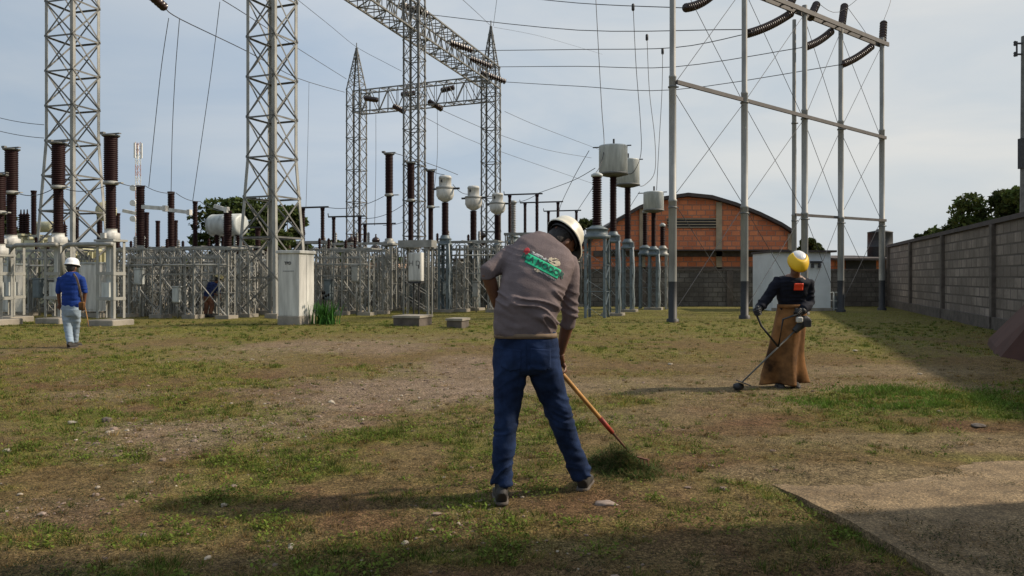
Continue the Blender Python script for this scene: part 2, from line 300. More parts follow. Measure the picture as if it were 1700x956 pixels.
# ------------------------------------------------------------------ ground
def blob(x, y, cx, cy, rx, ry, s=0, soft=.5, warp=.35):
    """soft edged irregular patch around a ground point given in metres"""
    out = np.zeros(len(x)); k = (np.abs(x - cx) < rx * 1.8) & (np.abs(y - cy) < ry * 1.8)
    if not k.any(): return out
    x, y = x[k], y[k]; fq = max(.9, .8 / min(rx, ry))
    wx = (fbm(x * fq, y * fq, s=s, o=3) - .5) * 2.6 * warp * rx; wy = (fbm(x * fq + 31, y * fq, s=s + 5, o=3) - .5) * 2.6 * warp * ry
    d = np.sqrt(((x - cx + wx) / rx) ** 2 + ((y - cy + wy) / ry) ** 2)
    out[k] = 1 - sstep(1 - soft, 1 + soft * .6, d); return out
def gp(px, py): Y = 1755.0 / (py - HY); return ((px - CX) / F * Y, Y)
def patches(x, y):
    """green cover, gravel, red soil, bare tan soil : each 0..1"""
    base = fbm(x * .55, y * .42, s=3, o=5); fine = fbm(x * 3.1, y * 2.6, s=9, o=4); mid = fbm(x * 1.3, y * 1.0, s=21, o=4)
    g = sstep(.47, .66, base * .45 + mid * .30 + fine * .30)
    for px, py, rx, ry, k in ((255, 612, 1.5, 1.5, .9), (440, 590, 1.6, 1.3, .4), (110, 655, 1.5, .8, .55), (330, 665, 1.1, .5, .5), (420, 770, .35, .28, .9), (400, 826, .42, .16, .9), (755, 720, .3, .4, .9), (260, 900, .28, .14, .8), (60, 895, .3, .2, .7),
                              (1080, 745, .4, .3, .5), (1000, 880, .5, .3, .6), (1180, 860, .5, .35, .45), (1590, 665, 1.25, 1.0, 1.3), (1480, 650, .7, .6, .7), (1690, 680, .8, .9, 1.2), (1080, 590, 1.5, 1.2, .5), (1400, 575, 1.6, 2.2, .7), (1220, 545, 3.2, 2.8, .95), (960, 540, 2.5, 3.0, .7),
                              (640, 545, 5, 2.8, .55), (120, 560, 4, 1.8, .5), (620, 625, 1.0, .5, .3), (560, 930, .5, .16, .5), (1050, 620, .8, .5, .4), (1420, 735, .7, .4, .45), (1000, 660, .7, .5, .45)):
        cx, cy = gp(px, py); g = np.maximum(g, k * blob(x, y, cx, cy, rx, ry, int(px)) * (.55 + .6 * fine))
    far = sstep(15.5, 20, y); g = np.maximum(g, far * (.5 + .55 * mid))
    gr = sstep(.60, .74, mid) * .25
    for px, py, rx, ry, k in ((690, 640, 2.0, 1.5, 1.0), (560, 665, 1.3, .9, .9), (330, 715, 1.1, .7, 1.0), (230, 740, .7, .5, .7), (480, 700, 1.0, .5, .8), (560, 575, 2.5, 1.6, .75), (380, 590, 1.2, 1.2, .4), (170, 655, 1.0, .5, .5), (780, 610, 1.4, 1.6, .8), (60, 850, .5, .3, .4)):
        cx, cy = gp(px, py); gr = np.maximum(gr, k * blob(x, y, cx, cy, rx, ry, int(px) + 3) * (.5 + .7 * fine))
    rd = sstep(.50, .66, fbm(x * 1.1 + 9, y * .9, s=44, o=4)) * .6 * (1 - sstep(9, 14, y))
    for px, py, rx, ry, k in ((470, 745, .8, .3, .7), (1130, 770, .9, .35, .9), (1300, 700, .8, .45, .8), (330, 850, .9, .35, .5), (1060, 720, .4, .4, .7), (640, 675, .5, .25, .8), (560, 705, .8, .25, .7), (1290, 785, .3, .12, .9), (1250, 715, .7, .3, .6), (960, 870, .8, .2, .5), (1350, 910, .6, .2, .7), (700, 945, 1, .12, .8)):
        cx, cy = gp(px, py); rd = np.maximum(rd, k * blob(x, y, cx, cy, rx, ry, int(px) + 7) * (.5 + .7 * fine))
    tn = sstep(.5, .7, fbm(x * .5 + 70, y * .5, s=61)) * .25
    for px, py, rx, ry, k in ((1200, 640, 3.0, 1.1, .95), (1450, 615, 1.7, .9, .9), (1480, 640, 1.5, .5, .7), (1090, 690, 1.0, .6, .7), (1280, 670, 1.5, .5, .7), (1400, 790, 1.2, .35, 1.0), (1600, 735, 2.2, .45, 1.0), (1340, 800, .5, .4, .9), (330, 800, .8, .4, .3), (260, 580, 3, 1.2, .4), (700, 560, 3, 1.5, .4)):
        cx, cy = gp(px, py); tn = np.maximum(tn, k * blob(x, y, cx, cy, rx, ry, int(px) + 9))
    wild = sstep(.5, .9, blob(x, y, *gp(1590, 665), 1.6, 1.3, 1590))
    g = g * (1 - .75 * gr) * (1 - .6 * rd) * (1 - .8 * tn * (1 - wild))
    return np.clip(g, 0, 1), np.clip(gr, 0, 1), np.clip(rd, 0, 1), np.clip(tn, 0, 1)
def gheight(x, y):
    near = 1 - sstep(20, 60, np.abs(y)) ; h = (fbm(x * 1.1, y * 1.1, s=77, o=3) - .5) * .05 + (fbm(x * 7, y * 7, s=78, o=3) - .5) * .018
    return h * near
def axis(segs):
    out = [segs[0][0]]
    for a, b, n, g in segs:
        t = np.linspace(0, 1, n + 1)[1:]; t = t ** g if g > 0 else 1 - (1 - t) ** (-g); out += list(a + (b - a) * t)
    return np.array(out)
xs = axis([(-1800, -25, 14, -4.0), (-25, -9, 60, 1), (-9, -4.2, 96, 1), (-4.2, 5.2, 300, 1), (5.2, 10, 90, 1), (10, 30, 60, 1), (30, 1800, 14, 4.0)])
ys = axis([(-300, 1.5, 20, -3.0), (1.5, 2.7, 10, 1), (2.7, 8, 230, 1), (8, 16, 170, 1), (16, 50, 150, 1), (50, 2500, 18, 4.0)])
GX, GY = np.meshgrid(xs, ys); gx, gy = GX.ravel(), GY.ravel()
g_, gr_, rd_, tn_ = patches(gx, gy)
fine = fbm(gx * 9, gy * 9, s=101, o=3)[:, None]; tone = fbm(gx * .35, gy * .3, s=130)[:, None]
col = np.array([.178, .122, .052]) * (.66 + .62 * fine)
col = col * (1 - .22 * tone) 
def mixc(c, k, a): k = np.clip(k, 0, 1)[:, None]; return c * (1 - k) + np.array(a) * (.75 + .5 * fine) * k
col = mixc(col, rd_ * .95, (.130, .058, .034)); col = mixc(col, tn_ * .8, (.225, .172, .098)); col = mixc(col, gr_ * .8, (.285, .212, .160)); col = mixc(col, g_ * .85, (.165, .165, .036))
nx, ny = len(xs), len(ys); me = bpy.data.meshes.new('ground')
me.vertices.add(nx * ny); me.vertices.foreach_set('co', np.stack([gx, gy, gheight(gx, gy)], 1).astype(np.float32).ravel())
ii, jj = np.meshgrid(np.arange(nx - 1), np.arange(ny - 1)); q = (jj * nx + ii).ravel(); fv = np.stack([q, q + 1, q + nx + 1, q + nx], 1).astype(np.int32)
me.loops.add(len(fv) * 4); me.loops.foreach_set('vertex_index', fv.ravel()); me.polygons.add(len(fv)); me.polygons.foreach_set('loop_start', np.arange(0, len(fv) * 4, 4, dtype=np.int32)); me.polygons.foreach_set('loop_total', np.full(len(fv), 4, np.int32))
me.polygons.foreach_set('use_smooth', np.ones(len(fv), bool)); me.update(calc_edges=True)
a = me.color_attributes.new('tint', 'FLOAT_COLOR', 'POINT'); c4 = np.ones((len(gx), 4), np.float32); c4[:, :3] = col; a.data.foreach_set('color', c4.ravel())
ground = link('ground', me, soil( attrmat('patchy_soil_and_turf', 'tint', .97, .62, 34, 1.0))); ground['kind'] = 'structure'

# concrete slab at the right
def szt(x, y): return .055 - .085 * sstep(0, 1, (y - 3.9 - .24 * np.maximum(0, x - 1.7)) / 2.1)
def slab_far(x): return np.interp(x, [1.7, 2.15, 2.77, 3.6, 4.3, 8.5], [5.05, 5.4, 5.8, 6.3, 6.65, 8.4]) + (fbm(x * 2.2, x * 0 + 3, s=91, o=4) - .5) * .5
def slab_left(y): return np.interp(y, [2, 3.3, 4.9, 9], [2.09, 1.90, 1.71, 1.2]) + (fbm(y * 4, y * 0, s=93, o=3) - .5) * .02
nu_, nv_ = 90, 80; UU, VV = np.meshgrid(np.linspace(0, 1, nu_ + 1) ** 1.3, np.linspace(0, 1, nv_ + 1)); yy = 2 + (slab_far(1.72 + UU * 6.8) - 2) * VV; xx = slab_left(yy) * (1 - UU) + 8.5 * UU
s = MB(); pts = np.stack([xx.ravel(), yy.ravel(), szt(xx, yy).ravel()], 1); w_ = nu_ + 1; s.add([tuple(p) for p in pts], [(j * w_ + i, j * w_ + i + 1, (j + 1) * w_ + i + 1, (j + 1) * w_ + i) for j in range(nv_) for i in range(nu_)], 0, True)
lft = [tuple(pts[j * w_]) for j in range(nv_ + 1)]; s.add(lft + [(x, y, -.12) for x, y, z in lft], [(j, j + 1, nv_ + 2 + j, nv_ + 1 + j) for j in range(nv_)])
sl_ = s.build('paved_slab', soil(M['slab'])); sl_['kind'] = 'structure'
def in_slab(x, y): return (x > slab_left(y)) & (y < slab_far(x) - .18) & (x < 8.5)

# ------------------------------------------------------------------ grass blades, clippings, gravel
rng = np.random.default_rng(5)
def blades(N, y0, y1, hmul, wmul, seed, spread=.72, dens=None):
    rg = np.random.default_rng(seed)
    y = np.exp(rg.uniform(math.log(y0), math.log(y1), N)); x = y * rg.uniform(-spread, spread, N)
    g, gr, rd, tn = patches(x, y); clump = fbm(x * 12, y * 12, s=200, o=2); c2 = sstep(.42, .62, clump)
    p = np.clip(.34 + .85 * g * (.35 + .9 * c2), 0, 1) * (1 - .6 * tn) * (1 - .8 * gr) * (1 - .7 * rd)
    wild = blob(x, y, *gp(1625, 668), 2.1, 1.5, 1590, .8, .6) * sstep(.30, .5, fbm(x * 4, y * 4, s=210, o=3)); p = np.maximum(p, wild)
    edge = np.exp(-((slab_left(y) - x - .03) / .07) ** 2) * (y < 5.2) * (fbm(x * 9, y * 9, s=220) > .46); p = np.maximum(p, edge * .9); g = np.maximum(g, edge * .8)
    keep = (rg.random(N) < p) & ~in_slab(x, y); x, y, g, rd, c2, wild, gr = (k[keep] for k in (x, y, g, rd, c2, wild, gr)); N = len(x)
    h = hmul * rg.uniform(.4, 1.3, N) * (.45 + .9 * g * c2 + 1.8 * wild * vn(x * 5, y * 5, s=211)); wd = wmul * rg.uniform(.6, 1.4, N)
    th = rg.uniform(0, 2 * math.pi, N); lean = rg.uniform(.2, 1.6, N); z = gheight(x, y) - .004
    fx, fy = rg.uniform(0, 2 * math.pi, N), None
    v = np.zeros((N, 3, 3)); v[:, 0] = np.stack([x - np.cos(th) * wd, y - np.sin(th) * wd, z], 1); v[:, 1] = np.stack([x + np.cos(th) * wd, y + np.sin(th) * wd, z], 1)
    v[:, 2] = np.stack([x + np.cos(fx) * h * lean, y + np.sin(fx) * h * lean, z + h], 1)
    k = rg.random(N)[:, None]; dry = (rg.random(N) > .30 + .62 * g + wild)[:, None]
    gcol = np.array([.125, .155, .026]) * (1 - k) + np.array([.29, .265, .055]) * k
    gcol = np.where((wild > .4)[:, None], np.array([.105, .185, .030]) * (.6 + .9 * k), gcol)
    dcol = np.array([.42, .31, .115]) * (1 - k) + np.array([.19, .125, .045]) * k
    kr = (np.clip(rd * 1.1, 0, 1) * (1 - g))[:, None]; kg = (np.clip(gr, 0, 1) * (1 - g))[:, None]; vv = (.6 + .8 * rg.random(N))[:, None]
    dcol = dcol * (1 - kr) + np.array([.19, .095, .05]) * vv * kr; dcol = dcol * (1 - kg) + np.array([.32, .24, .185]) * vv * kg
    return v.reshape(-1, 3), np.where(dry, dcol, gcol)
va, ca = blades(420000, 2.7, 9, .019, .0026, 1); vb, cb2 = blades(240000, 8, 30, .034, .0065, 2)
grassm = attrmat('grass_blade', 'tint', .8, 0, trans=.25)
def clumps(N, y0, y1, seed, nb):
    rg = np.random.default_rng(seed); y = np.exp(rg.uniform(math.log(y0), math.log(y1), N)); x = y * rg.uniform(-.72, .72, N); g, gr, rd, tn = patches(x, y)
    k = (rg.random(N) < .10 + .9 * g ** 1.3) & ~in_slab(x, y); x, y, g = x[k], y[k], g[k]; n_ = len(x); s_ = rg.uniform(.6, 1.5, n_) * (.7 + .6 * g); dead = rg.random(n_) > .35 + .6 * g; tone_ = rg.uniform(.45, 1.25, n_)
    X_, Y_, S_, D_, T_ = (np.repeat(q, nb) for q in (x, y, s_, dead, tone_)); M_ = len(X_); a = rg.uniform(0, 6.283, M_); r = np.abs(rg.normal(0, .022, M_)) * S_; h = rg.uniform(.018, .052, M_) * S_; ln = rg.uniform(.1, 1.1, M_) * h; w_ = .0016 + .00022 * Y_; t = rg.uniform(0, 6.283, M_)
    bx, by, bz = X_ + np.cos(a) * r * 1.4, Y_ + np.sin(a) * r, gheight(X_, Y_) - .003; v = np.zeros((M_, 3, 3)); v[:, 0] = np.stack([bx - np.cos(t) * w_, by - np.sin(t) * w_, bz], 1); v[:, 1] = np.stack([bx + np.cos(t) * w_, by + np.sin(t) * w_, bz], 1); v[:, 2] = np.stack([bx + np.cos(a) * ln, by + np.sin(a) * ln, bz + h], 1)
    c = np.where(D_[:, None], np.array([.26, .18, .075]), np.array([.10, .145, .026])) * T_[:, None] * rg.uniform(.7, 1.3, (M_, 1)); return v.reshape(-1, 3), c
vc, cc = clumps(13000, 3.0, 24, 31, 20)
o = npmesh('grass', np.concatenate([va, vb, vc]), 3, grassm, np.concatenate([ca, cb2, cc])); o['kind'] = 'stuff'; tag(o, 'short patchy half dry grass over the whole yard', 'grass')
# broad leaved weed tufts
def tufts(N, y0, y1, seed):
    rg = np.random.default_rng(seed); out = []; cols = []
    yy = np.exp(rg.uniform(math.log(y0), math.log(y1), N * 6)); xx = yy * rg.uniform(-.7, .7, N * 6); g, gr, rd, tn = patches(xx, yy)
    k = (rg.random(N * 6) < g ** 1.5) & ~in_slab(xx, yy); xx, yy = xx[k][:N], yy[k][:N]
    for x, y in zip(xx, yy):
        m_ = rg.integers(14, 34); r = rg.uniform(.02, .07); cx = x + rg.normal(0, r, m_); cy = y + rg.normal(0, r, m_); th = rg.uniform(0, 6.28, m_); L = rg.uniform(.010, .026, m_); wd = L * .35; z = rg.uniform(.0, .03, m_)
        dx, dy = np.cos(th), np.sin(th); up = rg.uniform(.1, .9, m_) * L
        q = np.zeros((m_, 4, 3)); q[:, 0] = np.stack([cx, cy, z], 1); q[:, 1] = np.stack([cx + dx * L * .5 - dy * wd, cy + dy * L * .5 + dx * wd, z + up * .7], 1); q[:, 2] = np.stack([cx + dx * L, cy + dy * L, z + up], 1); q[:, 3] = np.stack([cx + dx * L * .5 + dy * wd, cy + dy * L * .5 - dx * wd, z + up * .6], 1)
        c = np.array([.10, .145, .024]) * rg.uniform(.5, 1.6, (m_, 1)) + np.array([.03, .015, 0]) * rg.random((m_, 1)); out.append(q.reshape(-1, 3)); cols.append(c)
    return np.concatenate(out), np.concatenate(cols)
v, c = tufts(1500, 2.7, 13, 3); o = npmesh('weeds', v, 4, grassm, c); o['kind'] = 'stuff'; tag(o, 'low broad leaved weeds dotted through the grass', 'weeds')
# dry cuttings scattered flat (also on the slab)
rg = np.random.default_rng(11); N = 130000; y = np.exp(rg.uniform(math.log(2.7), math.log(11), N)); x = y * rg.uniform(-.7, .72, N)
cl = fbm(x * 3, y * 3, s=300, o=3); ins = in_slab(x, y); keep = (rg.random(N) < sstep(.42, .58, cl) * .9 + .12) & (~ins | (rg.random(N) < .95 * sstep(.50, .64, cl) + .10)); x, y, ins = x[keep], y[keep], ins[keep]; N = len(x)
th = rg.uniform(0, 6.28, N); L = rg.uniform(.006, .03, N); z = np.where(ins, np.maximum(szt(x, y), gheight(x, y)) + .004, gheight(x, y) + .004) + rg.uniform(0, .008, N); wd = .0016 + rg.random(N) * .0025
v = np.zeros((N, 3, 3)); v[:, 0] = np.stack([x - np.sin(th) * wd, y + np.cos(th) * wd, z], 1); v[:, 1] = np.stack([x + np.sin(th) * wd, y - np.cos(th) * wd, z], 1); v[:, 2] = np.stack([x + np.cos(th) * L, y + np.sin(th) * L, z + rg.uniform(-.002, .012, N)], 1)
k = rg.random((N, 1)); dk = sstep(.52, .62, fbm(x * 7, y * 7, s=310, o=3))[:, None]; c = np.where(rg.random((N, 1)) < .25 + .6 * dk, np.array([.035, .045, .014]) * (.5 + k), np.array([.17, .115, .05]) * (.45 + k))
o = npmesh('cuttings', v.reshape(-1, 3), 3, grassm, c); o['kind'] = 'stuff'; tag(o, 'dry grass cuttings strewn over soil and slab', 'cuttings')
# gravel
ico = bmesh.new(); bmesh.ops.create_icosphere(ico, subdivisions=1, radius=1); iv = np.array([v.co[:] for v in ico.verts]); ifc = np.array([[v.index for v in f.verts] for f in ico.faces]); ico.free()
N = 26000; y = np.exp(rg.uniform(math.log(2.8), math.log(20), N)); x = y * rg.uniform(-.7, .7, N); g, gr, rd, tn = patches(x, y)
keep = (rg.random(N) < gr * .95 + .012) & ~in_slab(x, y); x, y = x[keep], y[keep]; N = len(x)
sz = np.exp(rg.normal(-4.85, .45, N)); jit = 1 + rg.uniform(-.35, .35, (N, len(iv), 1)); P0 = iv[None] * jit * sz[:, None, None] * np.stack([rg.uniform(.8, 1.5, N), rg.uniform(.8, 1.5, N), rg.uniform(.4, .8, N)], 1)[:, None, :]
P0 += np.stack([x, y, gheight(x, y) + sz * .2], 1)[:, None, :]
v = P0[:, ifc].reshape(-1, 3); k = rg.random((N, 1)); c = np.where(rg.random((N, 1)) < .10, np.array([.42, .37, .30]), np.array([.24, .18, .145]) * (.5 + .8 * k))
c = np.repeat(c, len(ifc), 0); o = npmesh('gravel', v, 3, attrmat('gravel_stone', 'tint', .9, 0), c); o['kind'] = 'stuff'; tag(o, 'scattered pinkish grey gravel among the grass', 'gravel')
def stone(px, py, r, label, m='stone', flat=.55):
    bm = bmesh.new(); bmesh.ops.create_icosphere(bm, subdivisions=3, radius=1); X, Y = gp(px, py)
    a = np.array([v.co[:] for v in bm.verts]); nn = fbm(a[:, 0] * 1.6 + px, a[:, 1] * 1.6, a[:, 2] * 1.6, s=5)
    for v_, k_ in zip(bm.verts, nn): v_.co = Vector((v_.co.x * 1.3, v_.co.y, v_.co.z * flat)) * (.35 + 1.0 * k_) * r * .72
    me = bpy.data.meshes.new('stone'); bm.to_mesh(me); bm.free()
    for p in me.polygons: p.use_smooth = True
    o = link('stone', me, M[m]); o.location = (X, Y, r * flat * .35); o.rotation_euler = (0, 0, px); tag(o, label, 'stone', 'loose stones lying in the grass')
for a_ in ((867, 826, .018, 'small round pale stone right of the raking man\'s left shoe'), (162, 810, .024, 'white stone in the grass at lower left'), (180, 719, .035, 'flat pale stone just below the dark clod at left'),
           (12, 750, .045, 'large tan stone at the left edge of the yard'), (33, 822, .026, 'tan stone lowest but one at the far left'), (70, 855, .03, 'flat brown stone near the lower left corner', 'gravel'), (388, 808, .03, 'pinkish stone just above the man\'s shadow', 'gravel'),
           (372, 840, .03, 'pale stone lying inside the man\'s shadow'), (1560, 684, .035, 'white stone at the edge of the bright green patch'), (1420, 583, .055, 'white stone in the sunlit grass behind the apron worker'),
           (1113, 606, .06, 'pale stone on bare soil between the two workers'), (120, 703, .05, 'flat greenish grey stone left of the dark clod', 'conc'), (1527, 622, .05, 'pale rubble piece on the tan soil at right')):
    stone(*a_)
stone(177, 700, .055, 'dark round clod of earth in the grass at left', 'concd', .8)
stone(1005, 838, .075, 'pale dusty lump of soil right of the man\'s shoes', 'gravel', .30)
stone(1290, 784, .06, 'dark red lump of soil near the slab corner', 'clay', .28)
stone(1625, 708, .09, 'dark uprooted clod between bright grass and slab', 'concd', .28)
# ------------------------------------------------------------------ off frame control house whose shade lies over the lower right
t = thing('control_house', 'plain rendered control house beside the slab, at the right', 'building', (0, 0, 0))
m = MB(); m.box((7.6, -1.66, 2.6), (7.2, 12.7, 5.2)); m.build('wall', M['ochre'], t)
m = MB(); m.box((7.6, -1.66, 5.27), (7.1, 12.6, .1)); m.build('roof', M['conc'], t)

# ------------------------------------------------------------------ boundary walls
def wx(Y): return 12.45 + .31 * (Y - 20.2)
t = thing('boundary_wall', 'long concrete block wall with dark piers running down the right side of the yard', 'wall', (wx(20), 20, 0), -math.atan(.31))
LW = math.hypot(1, .31)
def ly(Y): return (Y - 20) * LW
HW = 2.72
m = MB(); y0, y1 = ly(6), ly(36.2); m.box((.1, (y0 + y1) / 2, HW / 2 - .1), (.2, y1 - y0, HW + .2)); m.build('block_panel', M['block_y'], t)
m = MB(); m.box((.1, (y0 + y1) / 2, HW + .06), (.34, y1 - y0, .12)); m.build('coping', M['roofm'], t)
m = MB(); m.box((-.04, (y0 + y1) / 2, .12), (.12, y1 - y0, .4)); m.build('plinth', M['concd'], t)
for Yc in (36, 30.9, 25.6, 20.2, 15.0, 9.8):
    m = MB(); m.box((-.02, ly(Yc), HW / 2), (.16, .22, HW - .02)); m.build('pier', M['concd'], t)
t = thing('rear_wall', 'low grey concrete block wall closing the far end of the yard', 'wall', (0, 36, 0))
m = MB(); m.box((-11.6, .1, .8), (58, .2, 2.0 - .3)); m.build('block_panel', M['block'], t)
m = MB(); m.box((-11.6, .1, 1.69), (58, .3, .08)); m.build('coping', M['concd'], t)
for k in range(14):
    m = MB(); m.box((-34 + k * 4, -.03, .8), (.28, .14, 1.66)); m.build('pier', M['concd'], t)

# ------------------------------------------------------------------ brick warehouse with arched roof
YB = 41.0
def hx(px): return (px - CX) / F * YB
def hz(py): return CZ - (py - HY) / F * YB
t = thing('brick_warehouse', 'orange hollow brick warehouse with low arched roof behind the rear wall', 'warehouse', (0, YB, 0))
arc = [(930, 430), (985, 398), (1020, 372), (1060, 348), (1100, 333), (1140, 327), (1180, 331), (1220, 343), (1260, 359), (1295, 376), (1318, 391)]
A = [(hx(a), hz(b)) for a, b in arc]
m = MB(); xs_ = [a for a, b in A]; x0, x1 = xs_[0], xs_[-1]; k = len(A)
vs = [(x, 0, 0.0) for x, z in A] + [(x, 0, z) for x, z in A] + [(x, .3, 0.0) for x, z in A] + [(x, .3, z) for x, z in A]
fs = [(i, i + 1, k + i + 1, k + i) for i in range(k - 1)] + [(2 * k + i + 1, 2 * k + i, 3 * k + i, 3 * k + i + 1) for i in range(k - 1)] + [(k + i, k + i + 1, 3 * k + i + 1, 3 * k + i) for i in range(k - 1)] + [(0, k, 3 * k, 2 * k), (k - 1, 3 * k - 1, 4 * k - 1, 2 * k - 1)]
m.add(vs, fs); m.build('brick_wall', M['brick'], t)
m = MB()
for x_ in (x0 + .15, x1 - .15): m.box((x_, 12.3, (A[0][1] if x_ < 4 else A[-1][1]) / 2 - .1), (.3, 24, (A[0][1] if x_ < 4 else A[-1][1]) - .2))
m.build('side_wall', M['brick'], t)
m = MB(); vs = []
for x, z in A:
    for y_ in (-.35, 25): vs += [(x, y_, z + .02), (x, y_, z + .2)]
fs = []
for i in range(k - 1):
    a_, b_ = i * 4, i * 4 + 4; fs += [(a_ + 1, b_ + 1, b_ + 3, a_ + 3), (a_ + 2, b_ + 2, b_, a_), (a_, b_, b_ + 1, a_ + 1), (a_ + 3, b_ + 3, b_ + 2, a_ + 2)]
fs += [(0, 1, 3, 2), ((k - 1) * 4, (k - 1) * 4 + 2, (k - 1) * 4 + 3, (k - 1) * 4 + 1)]
m.add(vs, fs); m.build('arched_roof', M['roofm'], t)
for px in (1066, 1193, 1312):
    zt = np.interp(px, [a for a, b in arc], [b for a, b in arc]); m = MB(); m.box((hx(px), -.04, hz(zt) / 2), (.3, .14, hz(zt) - .05)); m.build('concrete_column', M['ochre'], t)
m = MB(); m.box(((hx(985) + hx(1318)) / 2, -.05, hz(421)), (hx(1318) - hx(985), .12, .30)); m.build('ring_beam', M['concd'], t)
m = MB(); m.box(((hx(1000) + hx(1300)) / 2, -.45, hz(416)), (hx(1300) - hx(1000), .9, .07)); m.build('canopy', M['roofm'], t)
v_ = MB(); a_, b_ = hx(1108), hx(1190); v_.box(((a_ + b_) / 2, .0, (hz(362) + hz(379)) / 2), (b_ - a_, .05, hz(362) - hz(379))); vo = v_.build('vent_opening', M['black'], t)
m = MB()
for q in range(4): m.box(((a_ + b_) / 2, -.06, hz(363.5 + q * 4.6)), (b_ - a_ + .1, .09, .045))
m.build('vent_slats', M['ochre'], vo)
m = MB(); m.box(((hx(1000) + hx(1318)) / 2, -.06, hz(446)), (hx(1318) - hx(1000), .10, .16)); m.build('lower_beam', M['concd'], t)

# small brick house + tank right of shed
t = thing('brick_outbuilding', 'small brick outbuilding with a dark lean-to roof between shed and corner', 'building', (0, 0, 0))
Yb = 39.0
m = MB(); a_, b_ = W(1384, Yb, 0).x, W(1462, Yb, 0).x; m.box(((a_ + b_) / 2, Yb + 2, 1.12), (b_ - a_, 4, 2.24)); m.build('wall', M['brick'], t)
m = MB(); m.box(((a_ + b_) / 2 + .1, Yb + 1.6, 2.36), (b_ - a_ + .9, 5.4, .1), Matrix.Rotation(R(3), 3, 'X')); m.build('roof', M['roofm'], t)
m = MB(); m.box((b_ - 1.0, Yb - .02, 1.95), (1.5, .08, .5)); m.build('opening', M['black'], t)
Yt = 41; t = thing('water_tank', 'dark grey round water tank above the corner of the two walls', 'water tank', (W(1461, Yt, 0).x, Yt, 0))
m = MB(); m.lathe([(.60, 2.35), (.62, 2.38), (.62, 2.9), (.635, 2.92), (.62, 2.94), (.61, 3.66), (.635, 3.68), (.6, 3.72), (.2, 3.80), (.18, 3.86), (.02, 3.87)], n=24); m.build('barrel', M['dark'], t)
m = MB(); m.box((0, 0, 2.28), (1.6, 1.6, .12)); [m.box((x_, y_, 1.1), (.16, .16, 2.24)) for x_ in (-.6, .6) for y_ in (-.6, .6)]; m.build('stand', M['concd'], t)

# white shed
Ys = 31.3; t = thing('white_shed', 'white sheet metal shed behind the apron worker', 'shed', (W(1331, Ys, 0).x, Ys, 0))
wd = (1380 - 1284) / F * Ys; m = MB(); m.box((0, 1.3, 1.17), (wd, 2.6, 2.34)); m.build('wall', M['shed'], t)
m = MB(); m.box((.06, 1.25, 2.38), (wd + .22, 2.9, .08)); m.build('roof', M['roofm'], t)
m = MB(); m.box((.70, -.03, 1.0), (.85, .05, 1.98)); dr = m.build('door', M['shed'], t)
m = MB(); m.box((.38, -.075, 1.0), (.03, .05, .14)); m.build('handle', M['dark'], dr)
m = MB(); m.box((.52, -.10, 1.95), (.42, .18, .08)); [m.cyl((x_, -.14, 1.90), (x_, -.14, 1.72), .05, .07, 8) for x_ in (.38, .66)]; m.build('wall_lamp', M['dark'], t)
m = MB(); m.box((0, -.02, .06), (wd + .1, .08, .12)); m.build('base_strip', M['conc'], t)
t = thing('gas_bottle_rack', 'small grey rack on the ground right of the white shed', 'rack', tuple(W(1389, 31.6, 0)))
m = MB()
for x_ in (-.2, .2):
    for y_ in (-.2, .2): m.box((x_, y_, .38), (.04, .04, .76))
for z_ in (.1, .4, .74): m.box((0, -.2, z_), (.44, .03, .03)); m.box((0, .2, z_), (.44, .03, .03)); m.box((-.2, 0, z_), (.03, .4, .03)); m.box((.2, 0, z_), (.03, .4, .03))
m.build('frame', M['tankw'], t)
m = MB(); [m.cyl((x_, 0, .02), (x_, 0, .6), .09, n=12) for x_ in (-.09, .10)]; m.build('cylinder', M['ink'], t)

# red earth face at right edge
m = MB(); b0 = Vector((*gp(1645, 592), 0)); b1 = Vector((gp(1760, 612)[0], gp(1760, 612)[1], 0)); c1 = P(1760, 478, b1.y + .6); c0 = P(1654, 577, b0.y + .5)
bk = Vector((1.2, 2.2, 0)); vs = [b0 - ZZ * .2, b1 - ZZ * .2, c1, c0, b0 + bk - ZZ * .2, b1 + bk - ZZ * .2, c1 + bk, c0 + bk]
m.add(vs, [(0, 1, 2, 3), (3, 2, 6, 7), (4, 0, 3, 7), (1, 5, 6, 2), (5, 4, 7, 6)]); o = m.build('clay_bank', M['clay']); tag(o, 'smooth reddish brown sloping bank at the right edge', 'earth bank')
bv = o.modifiers.new('b', 'BEVEL'); bv.width = .1; bv.segments = 3

# low white building and its terracotta pipe behind the racks
t = thing('low_annex', 'low pale building with pinkish roof behind the racks in the middle', 'building', (0, 0, 0))
Y_ = 45; a_, b_ = W(520, Y_, 0).x, W(655, Y_, 0).x; m = MB(); m.box(((a_ + b_) / 2, Y_ + 3, .95), (b_ - a_, 6, 1.9)); m.build('wall', M['white'], t)
m = MB(); m.box(((a_ + b_) / 2, Y_ + 2.9, 2.05), (b_ - a_ + .5, 6.6, .3)); m.build('roof', M['terr'], t)
t = thing('pale_block_house', 'long whitish block house behind the racks beside the raking man', 'building', (0, 0, 0))
Y_ = 34.5; a_, b_ = W(752, Y_, 0).x, W(838, Y_, 0).x; m = MB(); m.box(((a_ + b_) / 2, Y_ + .7, 1.05), (b_ - a_, 1.3, 2.1)); m.build('wall', M['conc'], t)
m = MB(); m.box(((a_ + b_) / 2, Y_ + .65, 2.14), (b_ - a_ + .2, 1.5, .08)); m.build('roof', M['concd'], t)

